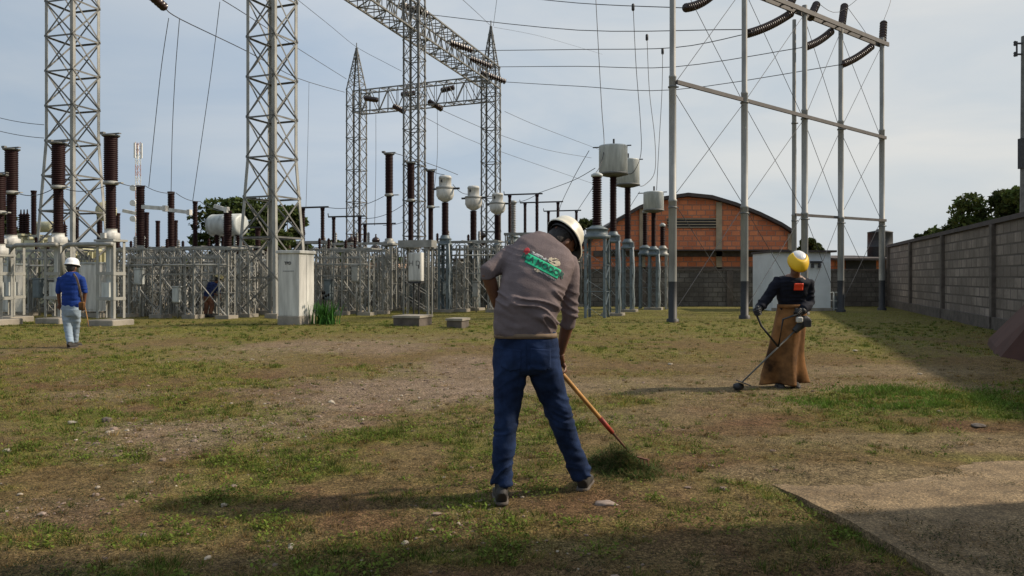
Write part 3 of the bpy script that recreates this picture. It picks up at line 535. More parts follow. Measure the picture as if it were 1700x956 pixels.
# ------------------------------------------------------------------ trees
leafm = attrmat('leaf', 'tint', .75, 0, trans=.22)
def tree(label, px, pyt, Y, wpx, seed, name='broadleaf_tree', dark=1.0, lsz=.26, base_z=0, group=None, crown_lo=.3):
    rg = np.random.default_rng(seed); H = CZ + (HY - pyt) / F * Y - base_z; Wd = wpx / F * Y; x = (px - CX) / F * Y
    t = thing(name, label, 'tree', (x, Y, base_z), 0, group); m = MB(); r0 = .035 * H
    m.tube([(0, 0, -.2), (.03 * H, 0, H * .2), (.0, .02 * H, H * .4), (.02 * H, 0, H * .62)], [r0, r0 * .8, r0 * .65, r0 * .35], 8)
    n_cl = 26; cl = []
    for i in range(n_cl):
        a = rg.uniform(0, 6.28); zz = rg.uniform(crown_lo + .05, .97); rad = math.sqrt(max(0, 1 - ((zz - .58) / .46) ** 2)) * Wd / 2 * rg.uniform(.35, .92)
        c = Vector((math.cos(a) * rad, math.sin(a) * rad * .9, H * zz)); cl.append((c, rg.uniform(.10, .2) * min(Wd, H * 1.3)))
        if i % 2 == 0: m.tube([(.01 * H, 0, H * rg.uniform(.25, .5)), c * .5 + Vector((0, 0, H * .2)), c], [r0 * .4, r0 * .22, r0 * .08], 5)
    m.build('trunk', M['bark'], t)
    vs, cs = [], []
    for c, r in cl:
        n_ = int(300 * (r / .26 / lsz * .26) ** 0 ) + 160; d = rg.normal(size=(n_, 3)); d /= np.linalg.norm(d, axis=1)[:, None]; rr = r * rg.uniform(.35, 1.12, n_) ** .6
        p = np.array(c) + d * rr[:, None] * np.array([1.15, 1.15, .8]); p[:, 2] = np.minimum(p[:, 2], H * (1.0 + .02 * rg.random(n_)))
        a = rg.normal(size=(n_, 3)); a /= np.linalg.norm(a, axis=1)[:, None]; b = np.cross(a, rg.normal(size=(n_, 3))); b /= np.linalg.norm(b, axis=1)[:, None]
        s_ = lsz * rg.uniform(.5, 1.2, (n_, 1)) * .5; q = np.stack([p - a * s_, p + b * s_ * .5, p + a * s_, p - b * s_ * .5], 1); vs.append(q.reshape(-1, 3))
        base = np.array([.050, .075, .022]) * rg.uniform(.55, 1.5) * dark; cs.append(base * rg.uniform(.6, 1.4, (n_, 1)) + np.array([.02, .012, 0]) * rg.random((n_, 1)) * dark)
    npmesh('crown', np.concatenate(vs), 4, leafm, np.concatenate(cs), parent=t); return t
tree('wide dark tree behind the second lattice tower', 395, 334, 58, 150, 1, lsz=.42, crown_lo=.12)
tree('rounded tree right behind the second lattice tower', 478, 344, 60, 110, 2, lsz=.42, crown_lo=.12)
tree('dark tree at the far left edge behind the breakers', 8, 344, 55, 80, 3, lsz=.4, crown_lo=.1)
tree('large leafy tree standing over the right boundary wall', 1636, 318, 44, 135, 4, lsz=.34, dark=1.15, crown_lo=.15)
tree('leafy tree at the very right edge above the wall', 1702, 313, 43, 140, 5, lsz=.34, dark=1.15, crown_lo=.15)
tree('small bush top peeping over the right wall', 1549, 376, 46, 34, 6, 'shrub', .8, .28)
tree('lowest bush top over the right wall near the tank', 1524, 388, 47, 22, 16, 'shrub', .8, .25)
tree('pale small tree left of the brick warehouse', 975, 366, 62, 60, 7, lsz=.4)
tree('small tree top above the white shed roof', 1345, 398, 60, 50, 8, lsz=.35)
tree('distant tree between the middle racks', 560, 402, 75, 60, 9, lsz=.45)
tree('dim tree between first and second towers', 255, 420, 66, 120, 10, lsz=.5)
tree('distant tree low behind the hanging cabinet', 640, 428, 80, 90, 12, lsz=.5)

# strap leaved plant beside the pillar cabinet
rg = np.random.default_rng(4); X_, Y_ = W(540, 22.3, 0).x, 22.3; t = thing('strap_leaved_plant', 'green strap leaved plant with orange flowers beside the pillar cabinet', 'plant', (X_, Y_, 0))
vs, cs = [], []
for i in range(120):
    a = rg.uniform(0, 6.28); L = rg.uniform(.35, .8); cx, cy = rg.normal(0, .14), rg.normal(0, .12); lean = rg.uniform(.1, .6); pr = None
    for k in range(5):
        t0, t1 = k / 5, (k + 1) / 5; q = []
        for tt in (t0, t1):
            r_ = lean * L * tt ** 1.8; z_ = L * (tt - .35 * lean * tt * tt); wd_ = .022 * (1 - tt ** 2) + .002; q.append((cx + math.cos(a) * r_, cy + math.sin(a) * r_, z_, wd_))
        p0, p1 = q; vs += [(p0[0] - math.sin(a) * p0[3], p0[1] + math.cos(a) * p0[3], p0[2]), (p0[0] + math.sin(a) * p0[3], p0[1] - math.cos(a) * p0[3], p0[2]), (p1[0] + math.sin(a) * p1[3], p1[1] - math.cos(a) * p1[3], p1[2]), (p1[0] - math.sin(a) * p1[3], p1[1] + math.cos(a) * p1[3], p1[2])]
        cs.append(np.array([.04, .12, .022]) * rg.uniform(.7, 1.4))
npmesh('leaves', np.array(vs), 4, leafm, np.array(cs), parent=t)
m = MB()
for i in range(5):
    x_, y_, z_ = rg.normal(0, .08), rg.normal(0, .06), rg.uniform(.7, .9); m.cyl((x_ * .5, y_ * .5, .2), (x_, y_, z_), .006, n=5); m.lathe([(.01, 0), (.035, .03), (.03, .07), (.005, .1)], (x_, y_, z_), n=7, mi=1)
m.build('flowers', [leafm, M['rust']], t)

# ------------------------------------------------------------------ lattice towers
def tower(name, label, px, Y, half, H, zk, half0, m_, lw=.11, bw=.06, panels=None, peak=None, off=0, ph=None, group=None):
    """square lattice mast; half = half side above the kink zk, half0 = half side at the ground"""
    X = (px - CX) / F * Y; t = thing(name, label, 'lattice tower', (X, Y, 0), YAW + off, group)
    def hs(z): return half0 + (half - half0) * min(1, z / zk) if zk > 0 else half
    def cr(z, i): h = hs(z); sx, sy = ((-1, -1), (1, -1), (1, 1), (-1, 1))[i]; return Vector((sx * h, sy * h, z))
    for i in range(4):
        sx, sy = ((-1, -1), (1, -1), (1, 1), (-1, 1))[i]; m = MB(); zs = [0, zk, H] if zk else [0, H]
        for a_, b_ in zip(zs[:-1], zs[1:]): m.angle(cr(a_, i), cr(b_, i), lw, (-sx, 0, 0), (0, -sy, 0))
        lg = m.build('leg', m_, t); fm = MB(); fm.box((sx * half0, sy * half0, .02), (.5, .5, .26)); fm.build('footing', M['conc'], lg)
    ph = ph or half * 2.0; n_ = max(1, round(H / ph)); zs = [H * k / n_ for k in range(n_ + 1)]
    for f in range(4):
        i, j = f, (f + 1) % 4; m = MB(); nrm = (cr(1, i) + cr(1, j)); nrm.z = 0; nrm.normalize()
        for k in range(n_):
            a_, b_ = zs[k], zs[k + 1]; o1 = -nrm * .006; o2 = nrm * .016
            m.bar(cr(a_, i) + o1, cr(b_, j) + o1, bw, .012, up=nrm); m.bar(cr(a_, j) + o2, cr(b_, i) + o2, bw, .012, up=nrm)
            m.angle(cr(b_, i), cr(b_, j), bw * 1.1, (0, 0, -1), -nrm, .01) if k % 2 or bw > .05 else None
            if False:   # secondary redundant members
                mid = (cr(a_, i) + cr(b_, j)) / 2; e1 = cr((a_ + b_) / 2, i); e2 = cr((a_ + b_) / 2, j); m.bar(cr(a_ * .75 + b_ * .25, i), (cr(a_, i) * .75 + cr(b_, j) * .25), bw * .6, .008, up=nrm); m.bar(cr(a_ * .75 + b_ * .25, j), (cr(a_, j) * .75 + cr(b_, i) * .25), bw * .6, .008, up=nrm)
        m.build('bracing', M['steel_d'] if m_ is M['steel_w'] else m_, t)  # pale towers get darker bracing: shade of their faces put into the colour
    if peak:
        m = MB(); hp = .05
        for i in range(4):
            sx, sy = ((-1, -1), (1, -1), (1, 1), (-1, 1))[i]; m.angle(cr(H, i), Vector((sx * hp, sy * hp, H + peak)), lw * .8, (-sx, 0, 0), (0, -sy, 0))
        for k in range(6):
            f0, f1 = k / 6, (k + 1) / 6
            def pc(f, i): sx, sy = ((-1, -1), (1, -1), (1, 1), (-1, 1))[i % 4]; h = half * (1 - f) + hp * f; return Vector((sx * h, sy * h, H + peak * f))
            for i in range(4): m.bar(pc(f0, i), pc(f1, i + 1), bw * .8); m.bar(pc(f1, i), pc(f1, i + 1), bw * .8)
        m.cyl((0, 0, H + peak - .1), (0, 0, H + peak + .35), .03, n=6); m.build('peak', m_, t)
    return t
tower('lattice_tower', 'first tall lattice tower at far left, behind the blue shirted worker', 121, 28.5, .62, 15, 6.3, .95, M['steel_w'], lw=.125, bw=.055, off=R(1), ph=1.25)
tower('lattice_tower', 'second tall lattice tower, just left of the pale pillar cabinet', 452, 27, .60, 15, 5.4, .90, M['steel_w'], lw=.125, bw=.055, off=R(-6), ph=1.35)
tower('lattice_tower', 'slim lattice mast reaching out of the frame in front of the girders', 688, 36, .40, 15.4, 0, .40, M['steel_d'], lw=.09, bw=.036, off=R(0), ph=.8)  # dark steel here and on the peaked towers colours in their backlit shade
YD, YE = 50.9, 46.7
def zat(py, Y): return CZ + (HY - py) / F * Y
tower('lattice_tower', 'left peaked lattice tower carrying the level girder', 592, YD, .50, zat(150, YD), 0, .50, M['steel_d'], lw=.10, bw=.042, ph=1.0, peak=zat(80, YD) - zat(150, YD))
tower('lattice_tower', 'right peaked lattice tower where both girders meet', 815, YE, .48, zat(128, YE), 0, .48, M['steel_d'], lw=.10, bw=.042, ph=1.0, peak=zat(44, YE) - zat(128, YE))

def girder(name, label, a_, b_, hh, ww, m_, n_, bw=.06):
    """box lattice girder whose bottom centre line runs from a_ to b_"""
    d = (b_ - a_); L = d.length; d.normalize(); s_ = d.cross(ZZ).normalized(); u_ = s_.cross(d)
    t = thing(name, label, 'lattice girder', tuple(a_)); o_ = [(-ww / 2, 0), (ww / 2, 0), (ww / 2, hh), (-ww / 2, hh)]
    def q(k, i): return d * (L * k / n_) + s_ * o_[i % 4][0] + u_ * o_[i % 4][1]
    for i in range(4): m = MB(); m.bar(q(0, i), q(n_, i), bw * 1.4); m.build('chord', m_, t)
    for i in range(4):
        m = MB()
        for k in range(n_):
            m.bar(q(k, i), q(k + 1, i + 1), bw * .8) if k % 2 else m.bar(q(k + 1, i), q(k, i + 1), bw * .8); m.bar(q(k, i), q(k, i + 1), bw * .7)
        m.build('lacing', m_, t)
    return t
gE = P(817, 148, YE); gC = P(681, 57, 36.3); gN = gC + (gC - gE) * 1.2
girder('lattice_girder', 'long lattice girder running out of the frame towards the viewer', gN, gE, 1.25, 1.0, M['steel_d'], 34, .05)  # girders use the same dark steel, backlight put into the colour
girder('lattice_girder', 'level lattice girder between the two peaked towers', P(592, 188, YD), P(815, 166, YE), 1.35, .9, M['steel_d'], 14, .048)

# red and white radio mast
Y_ = 110; t = thing('radio_mast', 'distant red and white radio mast left of the two towers\' gap', 'radio mast', tuple(W(229, Y_, 0)))
zt = zat(236, Y_); 
for k in range(9):
    z0, z1 = 6 + (zt - 6) * k / 9, 6 + (zt - 6) * (k + 1) / 9; mm = MB()
    for i in range(3):
        c0 = Vector((.38 * math.cos(i * 2.09), .38 * math.sin(i * 2.09), 0)); c1 = Vector((.38 * math.cos(i * 2.09 + 2.09), .38 * math.sin(i * 2.09 + 2.09), 0)); mm.bar(c0 + ZZ * z0, c0 + ZZ * z1, .07)
        for h in range(2): za, zb = z0 + (z1 - z0) * h / 2, z0 + (z1 - z0) * (h + 1) / 2; mm.bar(c0 + ZZ * za, c1 + ZZ * zb, .05)
    mm.build('red_section' if k % 2 == 0 else 'white_section', M['mastr' if k % 2 == 0 else 'mastw'], t)
m = MB(); [m.box((.5 * math.cos(a), .5 * math.sin(a), zt - 1.2), (.2, .2, 2.1)) for a in (0, 2.1, 4.2)]; [m.cyl((-.4, -.5, z_), (-.4, -.75, z_), .42, n=12) for z_ in (zt - 6.5, zt - 8.6, zt - 10.8)]; m.build('antenna', M['mastw'], t)
m = MB(); m.cyl((0, 0, 0), (0, 0, 6.1), .2, n=6); m.build('base_section', M['steel'], t)

# ------------------------------------------------------------------ pole frame at right
PP = dict(p1=(4.8, 23.4), p2=(7.57, 25.5), p4=(10.5, 28.1), p5=(12.64, 30.1), p6=(15.07, 31.9))
nm = {'p1': 'nearest and leftmost grey pole of the tall pole frame', 'p2': 'second grey pole of the tall pole frame', 'p4': 'stout grey pole behind the apron worker\'s helmet', 'p5': 'grey pole right of the white shed', 'p6': 'farthest right grey pole of the tall frame, beside the boundary wall'}
ZT = 10.85
def stpole(x, y, label, H, r=.12, blk=1.22):
    t = thing('steel_pole', label, 'pole', (x, y, 0), 0, 'steel poles of the tall frame'); m = MB()
    m.lathe([(r, blk), (r, 3.6), (r * 1.08, 3.61), (r * 1.08, 3.66), (r * .9, 3.68), (r * .9, 7.3), (r * .96, 7.31), (r * .96, 7.35), (r * .76, 7.4), (r * .74, H)], n=14); m.build('shaft', M['pole'], t)
    m = MB(); m.lathe([(r * 1.5, -.1), (r * 1.5, .1), (r * 1.06, .12), (r * 1.03, blk)], n=14); m.build('painted_foot', M['black'], t)
    for z_ in (3.4, 7.0): m = MB(); m.lathe([(r * 1.0, z_), (r * 1.14, z_ + .01), (r * 1.14, z_ + .05), (r * 1.0, z_ + .06)], n=14); m.box((r * 1.2, 0, z_ + .03), (.07, .04, .04)); m.build('clamp', M['steel_d'], t)
    return t
for k, (x, y) in PP.items(): stpole(x, y, nm[k], ZT + .25 if k != 'p1' else ZT + .6)
x3, y3 = (1318.5 - CX) / F * 28.9, 28.9; stpole(x3, y3, 'thinner grey pole close left of the stout one', ZT, .09)
V3 = {k: Vector((x, y, 0)) for k, (x, y) in PP.items()}
dN = (V3['p6'] - V3['p1']).normalized(); pe = dN.cross(ZZ) * -1
m = MB()
a_ = V3['p1'] - dN * 1.0 + ZZ * ZT; b_ = V3['p6'] + dN * .3 + ZZ * ZT
t = thing('crossbeam', 'top double channel beam across the tall grey poles', 'beam')
for s_, l_ in ((-.13, 1), (.13, 1)): m = MB(); m.bar(a_ - pe * s_, b_ - pe * s_, .06, .16); m.build('channel', M['beam'], t)
m = MB(); k = 0
while k < 14: m.bar(a_ + dN * (.4 + k * .95) - pe * .1, a_ + dN * (.4 + k * .95) + pe * .1, .06, .04); k += 1
m.build('spacer', M['dark'], t)
m = MB(); m.bar(V3['p1'] - pe * .16 + ZZ * 7.15, V3['p6'] - pe * .16 + ZZ * 7.0, .07, .12); tag(m.build('tie_beam', M['beam']), 'middle beam linking all the tall grey poles', 'beam')
m = MB(); m.bar(Vector((x3, y3 - .1, 3.65)), V3['p6'] - pe * .16 + ZZ * 3.65, .07, .1); tag(m.build('tie_beam', M['beam']), 'lowest short beam between the right hand poles', 'beam')
lv = [.25, 3.72, 7.05, 10.8]; names = ['p1', 'p2', 'p4', 'p5', 'p6']
lvl = ['lowest', 'middle', 'upper']; bay = ['first', 'second', 'third', 'fourth']
for i in range(4):
    for k in range(3):
        A_, B_ = V3[names[i]], V3[names[i + 1]]
        for s_, (z0, z1) in enumerate(((lv[k], lv[k + 1]), (lv[k + 1], lv[k]))):
            d_ = 'rising' if s_ == 0 else 'falling'
            m = MB(); m.cyl(A_ + ZZ * z0 + pe * (.05 * s_), B_ + ZZ * z1 + pe * (.05 * s_), .010, n=5); tag(m.build('bracing_wire', M['wire']), f'{lvl[k]} bracing wire {d_} rightward, {bay[i]} bay from the left, pole frame', 'wire', 'cross bracing wires of the pole frame')

# utility pole at the right edge
X_, Y_ = W(1703, 26, 0).x, 26; t = thing('utility_pole', 'dark utility pole with insulator rack at the right edge', 'utility pole', (X_, Y_, 0))
m = MB(); m.lathe([(.2, 4.9), (.14, zat(60, Y_))], n=12)
m = MB(); m.lathe([(.19, 0), (.135, zat(60, Y_))], n=12); m.build('shaft', M['steel_d'], t)
m = MB()
for z_ in (zat(72, Y_), zat(90, Y_)): m.box((-.22, 0, z_), (.34, .05, .05)); m.lathe([(.03, -.08), (.05, -.04), (.035, 0), (.05, .04), (.03, .08)], (-.36, 0, z_), n=8)
m.box((-.3, 0, zat(81, Y_)), (.04, .04, .5)); m.build('insulator_rack', M['dark'], t)
m = MB(); m.box((-.16, -.02, zat(255, Y_)), (.12, .2, 1.0)); m.build('conduit', M['dark'], t)
# ------------------------------------------------------------------ substation equipment
def ribs(r, z0, z1, pitch=.055, dp=.03):
    n = max(3, int((z1 - z0) / pitch)); p = [(r - dp, z0)]
    for k in range(n):
        a_ = z0 + (z1 - z0) * k / n; b_ = z0 + (z1 - z0) * (k + 1) / n
        p += [(r - dp, a_ + .2 * (b_ - a_)), (r, a_ + .45 * (b_ - a_)), (r - .004, a_ + .6 * (b_ - a_)), (r - dp, b_)]
    return p
def lattice_col(m, c, hw, z0, z1, lw=.05, bw=.025, pn=.5, solid=False):
    c = Vector(c); cs = ((-1, -1), (1, -1), (1, 1), (-1, 1))
    for sx, sy in cs: m.angle(c + Vector((sx * hw, sy * hw, z0)), c + Vector((sx * hw, sy * hw, z1)), lw, (-sx, 0, 0), (0, -sy, 0), .008)
    n_ = max(1, round((z1 - z0) / pn))
    for k in range(n_):
        a_, b_ = z0 + (z1 - z0) * k / n_, z0 + (z1 - z0) * (k + 1) / n_
        for i in range(4):
            p, q = cs[i], cs[(i + 1) % 4]; p1 = c + Vector((p[0] * hw, p[1] * hw, 0)); q1 = c + Vector((q[0] * hw, q[1] * hw, 0))
            m.bar(p1 + ZZ * a_, q1 + ZZ * b_, bw, .008) if k % 2 else m.bar(q1 + ZZ * a_, p1 + ZZ * b_, bw, .008)
            m.bar(p1 + ZZ * b_, q1 + ZZ * b_, bw, .012) if k % 2 else None

# left row live tank breakers -------------------------------------------------
def breaker(label, px, Y, ztop, zmid, zbase, r1=.19, r2=.145, stand='post', group=None, pad=True):
    t = thing('circuit_breaker', label, 'circuit breaker', tuple(W(px, Y, 0)), YAW, group)
    if stand == 'post':
        m = MB()
        for sx in (-.30, .30):
            for sy in (-.22, .22): m.angle((sx, sy, .2), (sx, sy, zbase - .35), .09, (-sx, 0, 0), (0, -sy, 0), .01)
        for z_ in (.75, 1.45): m.box((0, -.22, z_), (.6, .02, .09)); m.box((0, .22, z_), (.6, .02, .09)); m.box((-.3, 0, z_), (.02, .44, .09)); m.box((.3, 0, z_), (.02, .44, .09))
        m.box((0, 0, zbase - .33), (.68, .52, .06)); m.build('stand', M['steel_w'], t)
        m = MB(); m.cyl((0, 0, 1.0), (0, 0, zbase - .36), .12, n=12); m.box((0, -.05, .95), (.26, .3, .5)); m.build('drive_housing', M['tankw'], t)
    else:
        m = MB(); lattice_col(m, (0, 0, 0), .22, .15, zbase - .25, .06, .03, .45); m.box((0, 0, zbase - .22), (.56, .56, .06)); m.build('stand', M['steel'], t)
    m = MB(); m.lathe([(.21, zbase - .3), (.24, zbase - .27), (.24, zbase - .12), (.17, zbase - .1), (.16, zbase - .02), (r2 + .03, zbase)], n=16); m.box((0, -.24, zbase - .2), (.16, .12, .14)); m.build('base_housing', M['white'] if stand == 'post' else M['steel'], t)
    m = MB(); m.lathe(ribs(r2, zbase, zmid - .05, .05, .02), n=16); m.build('lower_insulator', M['porcelain'], t)
    m = MB(); m.lathe([(r2 + .02, zmid - .07), (r2 + .06, zmid - .05), (r2 + .06, zmid), (r1 * .9, zmid + .04)], n=16); m.box((.24, 0, zmid - .02), (.32, .1, .03)); m.build('middle_flange', M['steel_w'], t)
    m = MB(); m.lathe(ribs(r1, zmid + .04, ztop - .06, .055, .02), n=16); m.build('upper_insulator', M['porcelain'], t)
    m = MB(); m.lathe([(r1 + .02, ztop - .07), (r1 + .05, ztop - .05), (r1 + .05, ztop - .02), (.05, ztop)], n=16); m.box((0, 0, ztop + .015), (r1 * 3.4, .09, .025)); m.box((-r1 * 1.4, -.02, ztop + .05), (.12, .09, .06)); m.build('top_plate', M['steel_d'], t)
    if pad: m = MB(); m.box((0, 0, .02), (.90, .80, .28), bev=.02); m.build('footing', M['conc'], t)
    return t
gB = 'tall brown breakers in the left row'
z = lambda py, Y: zat(py, Y)
breaker('tallest brown two tier breaker, right of the first lattice tower', 184, 22, z(223, 22), z(303, 22), z(380, 22), group=gB)
breaker('brown two tier breaker straight above the blue shirted worker', 97, 23, z(236, 23), z(310, 23), z(387, 23), group=gB)
breaker('brown two tier breaker, second from the left edge', 19, 23.8, z(246, 23.8), z(319, 23.8), z(390, 23.8), group=gB)
breaker('dark brown breaker cut by the left edge of the picture', -2, 22.4, z(288, 22.4), z(352, 22.4), z(405, 22.4), group=gB)
p1 = W(199, 22.1, z(404, 22.1)); p0 = W(-6, 24, z(404, 22.1))
pa = W(186, 21.6, z(405, 21.6)); pb = W(18, 23.3, z(407, 23.3)); pm = pa.lerp(pb, .5)
for nm_, a_, b_, lb in (('steel_pipe', pa, pa.lerp(pb, .47), 'grey horizontal pipe bending down between the two right hand left row breakers'), ('steel_pipe', pa.lerp(pb, .53), pb, 'grey horizontal pipe between the second and third breakers of the left row')):
    m = MB(); d_ = (b_ - a_).normalized(); m.tube([a_, a_ + d_ * .3, b_ - d_ * .25, b_ - d_ * .06 - ZZ * .06, b_ - ZZ * .28, b_ - ZZ * .9], .065, 10); tag(m.build(nm_, M['steel']), lb, 'pipe', 'pipes linking the left row breakers')
# centre row breakers on lattice stands with shared platform
gC_ = 'brown breakers above the hanging cabinet'
for px, Y, a_, b_, c_, lb in ((646, 29.5, 254, 323, 396, 'tallest slim brown breaker left of the hanging cabinet'), (682, 31, 269, 332, 402, 'middle slim brown breaker right above the hanging cabinet'), (715, 32.5, 282, 343, 405, 'rightmost slim brown breaker beside the white headed transformer')):
    breaker(lb, px, Y, z(a_, Y), z(b_, Y), z(c_, Y), .155, .115, 'lattice', gC_, False)
m_ = MB(); a_, b_ = P(664, 402, 28.6), P(722, 409, 28.6); t = thing('breaker_platform', 'grey steel channel platform carrying the hanging cabinet', 'steel frame', tuple(W(693, 28.6, 0)), YAW)
zt_ = z(409, 28.6); m_.box((0, 0, zt_ + .09), (1.32, .5, .26)); m_.build('channel', M['steel'], t); m_ = MB()
for x_ in (-.5, .52):
    for y_ in (-.2, .2): m_.angle((x_, y_, 0), (x_, y_, zt_ - .04), .07, (-x_, 0, 0), (0, -y_, 0), .01)
for y_ in (-.2, .2):
    for k in range(4): m_.bar((-.5, y_, .1 + k * .58), (.52, y_, .68 + k * .58), .04, .01); m_.bar((.52, y_ + .01, .1 + k * .58), (-.5, y_ + .01, .68 + k * .58), .04, .01)
m_.build('leg_frame', M['steel'], t)
t = thing('control_cabinet', 'pale control cabinet lettered HD hanging under the grey platform', 'cabinet', tuple(P(691, 443, 28.0)), YAW)
m_ = MB(); m_.box((0, 0, 0), (.50, .26, 1.02), bev=.015); m_.build('body', M['white'], t); m_ = MB(); m_.box((0, -.14, 0), (.44, .02, .94)); dr = m_.build('door', M['white'], t)
m_ = MB(); m_.box((.17, -.16, 0), (.03, .03, .12)); m_.build('handle', M['dark'], dr); m_ = MB(); m_.box((0, 0, -.55), (.5, .28, .07)); m_.cyl((-.1, 0, -.58), (-.1, 0, -2.2), .03, n=6); m_.cyl((.1, 0, -.58), (.1, 0, -2.2), .03, n=6); m_.build('cable_entry', M['dark'], t)
def text(s, size, m, name, loc, rot, parent=None, ext=.003, bold=.0):
    cu = bpy.data.curves.new(name, 'FONT'); cu.body = s; cu.size = size; cu.extrude = ext; cu.align_x = 'CENTER'; cu.align_y = 'CENTER'; cu.offset = bold
    o = bpy.data.objects.new(name, cu); C.objects.link(o); bpy.context.view_layer.update(); me = bpy.data.meshes.new_from_object(o.evaluated_get(bpy.context.evaluated_depsgraph_get())); C.objects.unlink(o); bpy.data.objects.remove(o)
    o = link(name, me, m, parent); o.location = loc; o.rotation_euler = rot; return o
text('H D', .26, M['steel_d'], 'lettering', (0, -.153, .12), (R(90), 0, 0), t)

# pillar cabinet
t = thing('pillar_cabinet', 'tall pale concrete cabinet with small dark lettering beside the second tower', 'cabinet', tuple(P(497, 540, 21.9) - U * .345 + V * .39 - ZZ * .02), YAW)
H_ = z(418, 21.9); m_ = MB(); m_.box((0, 0, H_ / 2 + .1), (.68, .78, H_ - .22), bev=.01); m_.build('body', M['white'], t)
m_ = MB(); m_.box((0, 0, H_ + .02), (.78, .88, .09), bev=.012); m_.build('cap', M['white'], t)
m_ = MB(); m_.box((0, 0, .1), (.72, .82, .36), bev=.02); m_.build('plinth', M['conc'], t)
m_ = MB(); m_.box((.342, .0, H_ / 2 + .1), (.012, .05, H_ - .25)); m_.box((0, -.392, H_ / 2 + .12), (.60, .012, H_ - .34)); m_.build('door_panel', M['white'], t)
text('TBD', .115, M['black'], 'lettering', (-.02, -.402, H_ - .30), (R(90), 0, 0), t, bold=.004)
m_ = MB(); [m_.box((-.15 + k * .05, -.4, H_ - .52), (.035, .008, .02)) for k in range(7)]; m_.build('small_marks', M['ink'], t)
# concrete pit covers
for px, py, dx, dy, h, lb in ((682, 541, .78, .9, .22, 'larger low brick edged concrete pit left of the raking man'), (759, 545, .42, .55, .2, 'smaller concrete pit just left of the raking man\'s hip')):
    X_, Y_ = gp(px, py); t = thing('cable_pit', lb, 'concrete pit', (X_, Y_ + dy / 2, 0), YAW, 'low concrete pits in the grass'); m_ = MB(); m_.box((0, 0, h / 2 - .05), (dx, dy, h + .1)); m_.build('kerb', M['concd'], t)
    m_ = MB(); m_.box((0, 0, h + .03), (dx + .06, dy + .06, .06)); m_.build('lid', M['conc'], t)

# current transformers --------------------------------------------------------
def ct(label, px, Y, ztop, zhead, zbase, kind, group, r=.35, stand_hw=.25, ir=.13, name='current_transformer'):
    t = thing(name, label, 'transformer', tuple(W(px, Y, 0)), YAW, group); m = MB()
    if kind == 'tank':
        m.lathe([(r * .95, zhead + .05), (r, zhead + .07), (r, ztop - .07), (r * 1.01, ztop - .05), (r * .97, ztop - .02), (r * .4, ztop + .02), (.05, ztop + .02)], n=28); m.build('head_tank', M['tankw'], t)
        m = MB(); m.lathe([(.1, zhead - .06), (r * .55, zhead - .04), (r * 1.03, zhead + .02), (r * 1.05, zhead + .06), (r, zhead + .08)], n=28); m.build('bottom_flange', M['steel_d'], t)
        m = MB(); m.box((-r - .1, 0, ztop - .05), (.24, .08, .03)); m.box((r + .06, 0, ztop - .03), (.14, .08, .03)); m.cyl((.02, 0, ztop), (.02, 0, ztop + .22), .035, n=8) if r > .35 else None; m.build('terminal', M['dark'], t)
    else:
        zc = (ztop + zhead) / 2; h = ztop - zhead
        m.lathe([(.10, zhead - .03), (r * .8, zhead + h * .08), (r, zhead + h * .22), (r, zhead + h * .5), (r * .99, zhead + h * .505), (r * .71, zhead + h * .51), (r * .70, zhead + h * .52), (r * .70, zhead + h * .86), (r * .73, zhead + h * .865), (r * .73, zhead + h * .93), (r * .6, zhead + h * .98), (.05, ztop)], n=24); m.build('head_tank', M['white'], t)
        m = MB(); m.lathe([(r * 1.03, zhead + h * .46), (r * 1.06, zhead + h * .48), (r * 1.06, zhead + h * .53), (r * 1.0, zhead + h * .55)], n=24); m.build('head_flange', M['steel'], t)
        m = MB(); m.box((r + .12, 0, zc - .02), (.26, .09, .07)); m.box((-r - .08, 0, zc - .02), (.18, .09, .07)); m.box((-.05, -r * .74, zhead + h * .76), (.06, .02, .11)); m.build('terminal', M['dark'], t)
    m = MB(); m.lathe(ribs(ir, zbase + .02, zhead - .05, .055, .028), n=16); m.build('insulator', M['porcelain'], t)
    m = MB(); hw = stand_hw
    m.lathe([(hw * 1.2, zbase - .36), (hw * 1.3, zbase - .34), (hw * 1.3, zbase - .28), (hw * 1.0, zbase - .26), (hw * 1.0, zbase - .14), (hw * 1.25, zbase - .12), (hw * .85, zbase - .05), (ir * 1.25, zbase), (ir * 1.1, zbase + .03)], n=20); m.box((hw * .9, -hw * .6, zbase - .24), (.14, .18, .18)); m.build('base_tank', M['blue_steel'], t)
    m = MB()
    for sx in (-1, 1):
        for sy in (-1, 1): m.angle((sx * hw, sy * hw, .0), (sx * hw, sy * hw, zbase - .36), .10, (-sx, 0, 0), (0, -sy, 0), .012)
    n_ = 5; zz = [(zbase - .4) * k / n_ for k in range(n_ + 1)]; cs = ((-1, -1), (1, -1), (1, 1), (-1, 1))
    for k in range(n_):
        for i in range(4):
            p, q = cs[i], cs[(i + 1) % 4]; p1, q1 = Vector((p[0] * hw, p[1] * hw, 0)), Vector((q[0] * hw, q[1] * hw, 0)); (m.bar(p1 + ZZ * zz[k], q1 + ZZ * zz[k + 1], .035, .008) if k % 2 else m.bar(q1 + ZZ * zz[k], p1 + ZZ * zz[k + 1], .035, .008))
            m.bar(p1 + ZZ * zz[k + 1], q1 + ZZ * zz[k + 1], .04, .012) if k % 2 else None
    m.build('stand', M['blue_steel'], t)
    m = MB(); x_ = hw + .05; m.tube([(x_, -hw - .03, 0), (x_ + .04, -hw - .03, .4), (x_, -hw - .03, 1.0), (x_ + .03, -hw - .03, 1.6), (x_ - .02, -hw - .03, zbase - .3)], .028, 6); m.build('conduit', M['tankw'], t)
    m = MB(); m.box((0, 0, .02), (hw * 2 + .3, hw * 2 + .3, .16)); m.build('footing', M['conc'], t); return t
